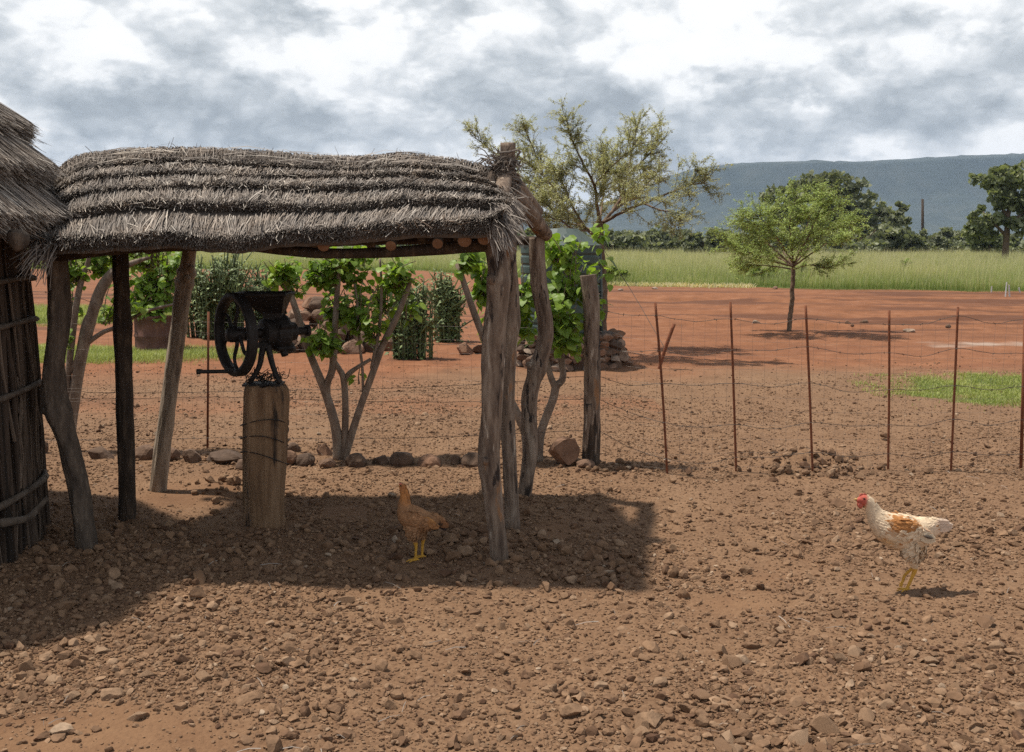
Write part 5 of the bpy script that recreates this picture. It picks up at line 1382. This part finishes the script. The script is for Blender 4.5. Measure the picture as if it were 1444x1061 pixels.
# ------------------------------------------------------------------ table mountain
mm = mat('mountain_scrub_shaded', [(0, (.020, .030, .024)), (.5, (.034, .046, .034)), (1, (.058, .066, .05))], .012, (1, 1, .5), .95, 0, detail=9)  # cloud shade over the mountain is put into these dark scrub colours
DM = 3600.0
RX = [-1400, -400, 200, 500, 680, 800, 860, 920, 955, 985, 1040, 1100, 1200, 1280, 1360, 1444, 1700, 2400, 3200]
RYp = [341, 340, 337, 330, 318, 300, 284, 258, 243, 236, 230, 228, 228, 224, 219, 217, 215, 222, 236]
xs_ = np.arange(-5200, 6400, 14.0); hz = np.array([P(a, b, DM)[2] for a, b in zip(RX, RYp)]); hx = np.array([P(a, 345, DM)[0] for a in RX])
ridge = np.interp(xs_, hx, hz); ridge = np.convolve(np.pad(ridge, 4, mode='edge'), np.ones(9) / 9, 'valid')
ridge = ridge + (fbm(xs_ * .03, xs_ * 0, 7, 3) - .5) * 4 * (ridge > 60) + np.maximum(0, fbm(xs_ * .05, xs_ * 0 + 9, 8, 2) - .70) * 22 * (ridge > 60)
tt = np.concatenate([np.linspace(0, .72, 40), np.linspace(.735, .84, 22), np.linspace(.86, 1.0, 8), np.linspace(1.1, 2, 8)])
X2, T2 = np.meshgrid(xs_, tt)
R2 = np.broadcast_to(ridge, X2.shape)
gul = fbm(X2 * .006 + 3, T2 * 1.5, 15, 5) - .5; gul2 = np.abs(fbm(X2 * .014, T2 * 1.2 + 5, 16, 4) - .5)
prof = np.interp(T2 + gul * .10 * np.clip((.95 - T2) * 8, 0, 1), [0, .3, .6, .74, .84, 1, 2], [0, .13, .36, .55, .93, 1.0, .9])
Z2 = R2 * np.where(T2 >= 1, np.interp(T2, [1, 2], [1, .9]), np.minimum(prof, 1.0)) - gul2 * 90 * np.sin(np.clip(T2 / .86, 0, 1) * PI) * (R2 / 300) - 3 * (T2 == 0)
Y2 = DM - 1250 * (1 - T2) + gul * 160 * np.clip((1 - T2) * 6, 0, 1)
ny, nx = X2.shape; i = np.arange(ny - 1)[:, None] * nx; j = np.arange(nx - 1)[None, :]
Q = np.stack([i + j, i + j + 1, i + nx + j + 1, i + nx + j], -1).reshape(-1, 4)
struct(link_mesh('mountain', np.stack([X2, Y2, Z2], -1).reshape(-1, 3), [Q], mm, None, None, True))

# ------------------------------------------------------------------ hens
def colour_mat(name, rough, bump, transl=0.0):
    m = bpy.data.materials.new(name); m.use_nodes = True; nt = m.node_tree; nt.nodes.clear()
    o = nd(nt, 'ShaderNodeOutputMaterial'); at = nd(nt, 'ShaderNodeAttribute', attribute_name='plume'); tc = nd(nt, 'ShaderNodeTexCoord')
    nz = nd(nt, 'ShaderNodeTexNoise', {'Vector': tc.outputs['Object'], 'Scale': 90, 'Detail': 4})
    v = nd(nt, 'ShaderNodeMapRange', {'Value': nz.outputs['Fac'], 'From Min': .3, 'From Max': .7, 'To Min': .82, 'To Max': 1.12}).outputs[0]
    col = mixc(nt, 1.0, at.outputs['Color'], nd(nt, 'ShaderNodeCombineColor', {0: v, 1: v, 2: v}).outputs[0], 'MULTIPLY')
    b = nd(nt, 'ShaderNodeBsdfPrincipled', {'Base Color': col, 'Roughness': rough, 'Specular IOR Level': .2})
    bp = nd(nt, 'ShaderNodeBump', {'Height': nz.outputs['Fac'], 'Strength': bump, 'Distance': .004}); nt.links.new(bp.outputs[0], b.inputs['Normal'])
    nt.links.new(b.outputs[0], o.inputs['Surface'])
    return m


M['plume'] = colour_mat('hen_plumage', .8, .5)
M['flesh'] = mat('red_skin', [(0, (.36, .075, .05)), (1, (.52, .14, .10))], 60, W1, .6, .4, 120, bdist=.002)
M['beak'] = mat('horn', [(0, (.42, .25, .08)), (1, (.55, .36, .14))], 60, W1, .5, 0)
FEA_V = np.array([[0, 0, 0], [-.26, .35, -.02], [.26, .35, -.02], [0, .4, .05], [-.24, .75, -.03], [.24, .75, -.03], [0, .8, .03], [0, 1, -.03]])
FEA_F = [np.array([[0, 3, 1], [0, 2, 3], [4, 6, 7], [6, 5, 7]]), np.array([[1, 3, 6, 4], [3, 2, 5, 6]])]


def setcol(o, col):
    a = o.data.attributes.new('plume', 'FLOAT_COLOR', 'POINT'); a.data.foreach_set('color', np.hstack([col, np.ones((len(col), 1))]).astype(np.float32).ravel())


def hen(label, foot, S, o0, spine, legs, wing, colf, beak, eye, comb, wattle, featherable, fn, flight, yaw=0.0):
    g = np.array(foot) + [0, 0, .012]; m2 = lambda x, z, y=0.0: np.array([(x - o0[0]) * S, y, (o0[1] - z) * S])
    mb = MB()
    A = np.array(spine, float); n = 70
    q = catmull(A, n); pts = np.stack([m2(a[0], a[1]) for a in q]); h = q[:, 2] * S; w = q[:, 3] * S
    T = unit(np.gradient(pts, axis=0)); N = np.stack([-T[:, 2], 0 * T[:, 0], T[:, 0]], -1); th = np.arange(24) * 2 * PI / 24
    V = pts[:, None] + h[:, None, None] * np.sin(th)[None, :, None] * N[:, None] + (w[:, None] * np.cos(th)[None])[..., None] * np.array([0, 1.0, 0])
    i = np.arange(n - 1)[:, None] * 24; j = np.arange(24)[None]; j2 = (j + 1) % 24
    jj = np.arange(24); k2 = (jj + 1) % 24
    V = np.vstack([V.reshape(-1, 3), pts[0], pts[-1]])
    mb.add(V, [np.stack([i + j, i + j2, i + 24 + j2, i + 24 + j], -1).reshape(-1, 4), np.stack([np.full(24, n * 24), k2, jj], -1), np.stack([np.full(24, n * 24 + 1), (n - 1) * 24 + jj, (n - 1) * 24 + k2], -1)])
    for side, (path, rad, toes) in zip((-1, 1), legs):
        q = catmull(np.array([m2(a[0], a[1], side * a[2] * S) for a in path]), 30); r = np.interp(np.linspace(0, 1, 30), np.linspace(0, 1, len(rad)), rad) * S
        v, f = tube(q, r, 12); mb.add(v, f)
        e = q[-1]
        for (dx, dy, L, dz) in toes:
            d = np.array([dx, dy, dz]); tq = catmull(np.array([e + [0, 0, .002], e + d * L * .5 + [0, 0, .006], e + d * L]), 9); v, f = tube(tq, np.linspace(.0058, .0034, 9), 8); mb.add(v, f)
    for side in (-1, 1):
        wa = np.array(wing, float); q = catmull(wa, 20); pw = np.stack([m2(a[0], a[1], side * a[4] * S) for a in q])
        Tw = unit(np.gradient(pw, axis=0)); Nw = np.stack([-Tw[:, 2], 0 * Tw[:, 0], Tw[:, 0]], -1)
        t12 = np.arange(12) * 2 * PI / 12
        V = pw[:, None] + (q[:, 2] * S)[:, None, None] * np.sin(t12)[None, :, None] * Nw[:, None] + ((q[:, 3] * S)[:, None] * np.cos(t12)[None])[..., None] * np.array([0, 1.0, 0])
        i = np.arange(19)[:, None] * 12; j = np.arange(12)[None]; j2 = (j + 1) % 12; jj = np.arange(12); k2 = (jj + 1) % 12
        V = np.vstack([V.reshape(-1, 3), pw[0], pw[-1]])
        mb.add(V, [np.stack([i + j, i + j2, i + 12 + j2, i + 12 + j], -1).reshape(-1, 4), np.stack([np.full(12, 240), k2, jj], -1), np.stack([np.full(12, 241), 19 * 12 + jj, 19 * 12 + k2], -1)])
    tmp = mb.build('hen_raw', None)
    md = tmp.modifiers.new('r', 'REMESH'); md.mode = 'VOXEL'; md.voxel_size = .0031; md.use_smooth_shade = True
    ms = tmp.modifiers.new('s', 'SMOOTH'); ms.iterations = 4; ms.factor = .5
    dg = bpy.context.evaluated_depsgraph_get(); me = bpy.data.meshes.new_from_object(tmp.evaluated_get(dg)); bpy.data.objects.remove(tmp)
    nv = len(me.vertices); co = np.zeros(nv * 3, np.float32); me.vertices.foreach_get('co', co); co = co.reshape(-1, 3).astype(float)
    nr = np.zeros(nv * 3, np.float32); me.vertices.foreach_get('normal', nr); nr = nr.reshape(-1, 3).astype(float)
    zx, zz = co[:, 0] / S + o0[0], o0[1] - co[:, 2] / S
    me.materials.clear(); me.materials.append(M['plume'])
    o = bpy.data.objects.new('hen', me); C.objects.link(o); o.location = g; o.rotation_euler = (0, 0, yaw); ORG[o] = np.zeros(3)
    setcol(o, colf(zx, zz, co[:, 1] / S, False)); tag(o, label, 'hen')
    # feathers laid tailwards over the body
    ok = np.where(featherable(zx, zz))[0]; k = rng.choice(ok, fn); sp = np.array([[a[0], a[1]] for a in spine], float); spd = np.gradient(sp, axis=0)
    ci = np.argmin((zx[k][:, None] - sp[None, :, 0]) ** 2 + (zz[k][:, None] - sp[None, :, 1]) ** 2, axis=1); dv = -spd[ci]; dv = np.stack([dv[:, 0], 0 * dv[:, 0], -dv[:, 1]], -1); dv = unit(dv) + rng.normal(0, .16, (fn, 3)) - np.array([0, 0, .12])
    nk = nr[k]; dv = unit(dv - nk * (dv * nk).sum(1)[:, None]) + nk * .07
    size = np.where(zx[k] < flight['necklim'], .022, .032) * rng.uniform(.7, 1.2, fn)
    Fm = frames(dv, nk); V, fs = inst(FEA_V, FEA_F, Fm * size[:, None, None], co[k] - nk * .0015)
    cc = colf(zx[k], zz[k], co[k][:, 1] / S, True) * rng.uniform(.82, 1.12, (fn, 1))
    po = link_mesh('plumage', V, fs, M['plume'], o, None, False); setcol(po, np.repeat(cc, len(FEA_V), 0))
    # long feathers of wing and tail
    P0, D0, N0, S0, C0 = [], [], [], [], []
    for (x0, z0, y0, dx, dz, dy, L, cnt, spread, cl) in flight['rows']:
        for side in (-1, 1):
            for q in range(cnt):
                u = (q / max(cnt - 1, 1) - .5) * 2
                P0.append(m2(x0 + u * spread[0], z0 + u * spread[1], side * y0 * S)); D0.append([dx, side * dy, -dz + .12 * u * spread[2]]); N0.append([.1, side * 1.0, .25 + .1 * u]); S0.append(L * (1 - .12 * abs(u)) * rng.uniform(.9, 1.05)); C0.append(np.array(cl) * rng.uniform(.85, 1.1))
    P0, D0, N0, S0, C0 = map(np.array, (P0, D0, N0, S0, C0)); Mx = frames(D0, N0) * S0[:, None, None]; Mx[:, :, 0] *= .55
    V, fs = inst(FEA_V, FEA_F, Mx, P0); fo = link_mesh('flight_feathers', V, fs, M['plume'], o); setcol(fo, np.repeat(C0, len(FEA_V), 0))
    (b0, b1, br) = beak; q = np.array([m2(*b0), (m2(*b0) + m2(*b1)) / 2 + [0, 0, .002], m2(*b1)]); mb = MB(); v, f = tube(q, [br * S, br * .7 * S, br * .12 * S], 10, flat=.8); mb.add(v, f); mb.build('beak', M['beak'], o, True)
    for side in (-1, 1):
        v, f = ico(2); mb = MB(); mb.add(v * eye[3] * S + m2(eye[0], eye[1], side * eye[2] * S), f); mb.build('eye', M['black'], o, True)
    if comb:
        mb = MB(); c = np.array([m2(a, b) for a, b in comb]); k = len(c); L = c + [0, .0022, 0]; R = c - [0, .0022, 0]; ctr = m2(*np.mean(comb, axis=0)); V = np.vstack([L, R, ctr + [0, .0032, 0], ctr - [0, .0032, 0]]); jj = np.arange(k); k2 = (jj + 1) % k
        mb.add(V, [np.stack([jj, k2, k2 + k, jj + k], -1), np.stack([np.full(k, 2 * k), jj, k2], -1), np.stack([np.full(k, 2 * k + 1), k2 + k, jj + k], -1)]); mb.build('comb', M['flesh'], o)
    if wattle:
        for side in (-1, 1):
            v, f = ico(2); mb = MB(); mb.add(v * np.array([.011, .0035, .015]) * wattle[2] + m2(wattle[0], wattle[1], side * wattle[3] * S), f); mb.build('wattle', M['flesh'], o, True)
    return o


def blend(a, b, t): return a * (1 - t[:, None]) + np.array(b) * t[:, None]


def col_white(x, z, y, fea):
    n = fbm(x * .03, z * .03 + y * .02, 3, 3); n2 = fbm(x * .012 + 7, z * .045 - x * .02, 5, 3)
    c = np.tile([.64, .49, .335], (len(x), 1)) * (.9 + .2 * n[:, None])
    c = blend(c, [.72, .52, .40], np.clip(1.3 - np.hypot((x - 850) / 90, (z - 410) / 50), 0, 1) * .6)
    c = blend(c, [.62, .48, .32], sstep(.5, .75, n2) * sstep(380, 480, x) * .35)
    pt = np.clip(1.25 - np.hypot((x - 545) / 130, (z - 370) / 62), 0, 1); c = blend(c, [.38, .165, .055], sstep(.3, .5, pt + (n2 - .5) * 1.1 + rng.normal(0, .16 if fea else .05, len(x))))
    st = np.clip(1.2 - np.hypot((x - 490) / 100, (z - 430) / 70), 0, 1); c = blend(c, [.42, .2, .08], sstep(.5, .62, st * .8 + (n - .5) * .9) * .6)
    ob = np.clip(1 - np.hypot((x - 460) / 90, (z - 520) / 40), 0, 1); c = blend(c, [.55, .33, .14], ob * .8)
    c = blend(c, [.44, .10, .07], 1 - sstep(262, 292, x + (z - 200) * .25 + (n - .5) * 16) if not fea else 0 * x)
    c = blend(c, [.55, .30, .05], sstep(715, 735, z))
    return c


def col_brown(x, z, y, fea):
    n = fbm(x * .03, z * .03 + y * .02, 13, 3); n2 = fbm(x * .02 + 7, z * .06, 15, 3)
    c = np.tile([.30, .155, .075], (len(x), 1)) * (.75 + .5 * n2[:, None])
    c = blend(c, [.42, .17, .05], (1 - sstep(330, 420, z)) * .8); c = blend(c, [.30, .10, .045], (1 - sstep(215, 250, z)) * .7)
    c = blend(c, [.03, .025, .022], np.clip(1.5 - np.hypot((x - 695) / 50, (z - 620) / 45), 0, 1)); c = blend(c, [.34, .20, .11], sstep(580, 680, z) * .5)
    c = blend(c, [.50, .27, .04], sstep(735, 760, z)); return c


wf = HG(1275, 833); S1 = .1885 * wf[1] / F
hen('white hen with an orange back patch striding left across the right gravel', wf, S1, (600, 905),
    [(203, 200, 12, 11), (222, 203, 28, 22), (245, 203, 40, 32), (272, 205, 43, 36), (300, 225, 46, 38), (325, 265, 54, 44), (348, 310, 66, 54), (385, 360, 92, 76), (450, 415, 122, 104), (540, 452, 142, 122), (640, 458, 140, 118), (720, 440, 112, 92), (790, 418, 84, 62), (850, 406, 62, 36), (905, 400, 40, 18), (925, 398, 20, 8)],
    [([(610, 520, 45), (625, 600, 52), (640, 660, 52), (655, 735, 48), (640, 790, 48), (618, 850, 46), (600, 898, 45)], [78, 68, 44, 20, 14, 12.5, 12.5], [(-.95, -.15, .052, -.04), (-.75, -.65, .045, -.04), (-.8, .5, .045, -.04), (.9, .1, .022, -.05)]),
     ([(690, 530, 45), (725, 590, 52), (748, 625, 50), (752, 655, 48), (715, 712, 46), (655, 770, 44), (612, 815, 42), (604, 860, 42)], [74, 54, 30, 19, 14, 12.5, 12, 11], [(-.5, -.15, .035, -.7), (-.35, -.5, .03, -.75), (-.3, .5, .03, -.75)])],
    [(455, 400, 50, 14, 92), (540, 415, 84, 20, 112), (640, 440, 78, 19, 112), (720, 462, 48, 13, 96), (775, 478, 18, 7, 84)], col_white,
    ((215, 200), (180, 199), 13), (252, 186, 31, 8), [(222, 172), (228, 158), (240, 150), (250, 156), (262, 148), (276, 156), (290, 166), (285, 182), (240, 182)], (232, 238, 1.15, 14),
    lambda x, z: (x > 305) & (z < 660), 1500, dict(necklim=400, rows=[(640, 440, 128, .93, .20, -.06, .088, 7, (14, 42, .8), (.60, .48, .34)), (668, 440, 150, .95, .26, -.10, .066, 1, (0, 0, .2), (.10, .08, .065)), (610, 395, 124, .95, .16, -.04, .08, 5, (24, 26, .5), (.60, .40, .26)), (815, 395, 40, .92, -.08, .05, .075, 7, (14, 46, 1.2), (.62, .47, .36)), (830, 390, 10, .95, .0, .02, .07, 7, (14, 40, 1.4), (.64, .50, .38))]))
bf = HG(586, 792); S2 = .1508 * bf[1] / F
hen('slim ginger brown hen standing alert in the shade of the shelter', bf, S2, (440, 938),
    [(296, 206, 8, 8), (305, 205, 20, 16), (318, 212, 30, 24), (332, 240, 36, 28), (342, 290, 42, 34), (345, 345, 52, 44), (345, 410, 72, 62), (372, 475, 108, 90), (430, 530, 122, 106), (510, 555, 112, 98), (580, 560, 90, 76), (640, 558, 70, 52), (690, 570, 54, 30), (725, 585, 30, 14)],
    [([(415, 600, 40), (425, 680, 46), (438, 745, 44), (444, 800, 44), (440, 870, 44), (436, 930, 44)], [78, 58, 26, 15, 13, 13], [(-.95, -.1, .052, -.05), (-.75, -.6, .045, -.05), (-.8, .5, .045, -.05), (.9, .1, .024, -.05)]),
     ([(500, 600, 40), (515, 670, 46), (525, 720, 44), (512, 790, 44), (508, 860, 44), (506, 925, 44)], [74, 56, 28, 15, 13, 13], [(-.95, -.1, .05, -.05), (-.75, -.6, .045, -.05), (-.8, .5, .045, -.05), (.9, .1, .024, -.05)])],
    [(370, 470, 40, 12, 80), (450, 510, 66, 18, 98), (540, 550, 60, 16, 92), (620, 585, 36, 10, 70), (670, 605, 12, 6, 56)], col_brown,
    ((300, 205), (276, 212), 11), (308, 200, 23, 7), [(290, 192), (296, 180), (306, 176), (318, 182), (322, 192), (306, 196)], None,
    lambda x, z: (z > 225) & (z < 720), 1500, dict(necklim=370, rows=[(540, 540, 106, .9, .34, -.06, .075, 7, (14, 40, .8), (.30, .14, .055)), (500, 500, 106, .92, .3, -.04, .07, 5, (22, 24, .5), (.36, .17, .06)), (650, 560, 30, .92, .25, .05, .062, 7, (12, 44, 1.2), (.22, .10, .045)), (650, 590, 14, .9, .5, .03, .055, 5, (12, 26, 1.0), (.04, .03, .028))]), yaw=math.radians(8))
# bits of straw and twig on the ground
mb = MB(); n = 170
x, y = scatter(n, 3.2, 8.5); a = rng.uniform(0, 6.28, n); L = rng.uniform(.03, .12, n); z = hgt(x, y) + .012
p0 = np.stack([x, y, z], -1); d = np.stack([np.cos(a) * L, np.sin(a) * L, rng.normal(0, .006, n)], -1)
straws(mb, np.stack([p0, p0 + d * .5 + [0, 0, .006], p0 + d], 1), rng.uniform(.002, .004, n), rng.uniform(.3, .85, n), np.stack([-np.sin(a), np.cos(a), 0 * a], -1))
tag(mb.build('straw_litter', M['thatch']), 'scattered dry straws and twigs on the gravel', 'straw', kind='stuff')

# ------------------------------------------------------------------ air
HAZE = 0.00010
if HAZE > 0:
    v, f = box((0, 2600, 174), (14400, 9800, 352.0)); mb = MB(); mb.add(v, f)
    hm = bpy.data.materials.new('haze_air'); hm.use_nodes = True; nt = hm.node_tree; nt.nodes.clear()
    ho = nd(nt, 'ShaderNodeOutputMaterial'); pv = nd(nt, 'ShaderNodeVolumePrincipled', {'Color': (.55, .72, 1.0, 1), 'Density': HAZE, 'Anisotropy': 0.0}); nt.links.new(pv.outputs[0], ho.inputs['Volume'])
    tag(mb.build('haze', hm), 'thin bluish haze in the air over the plain', 'haze', kind='stuff')
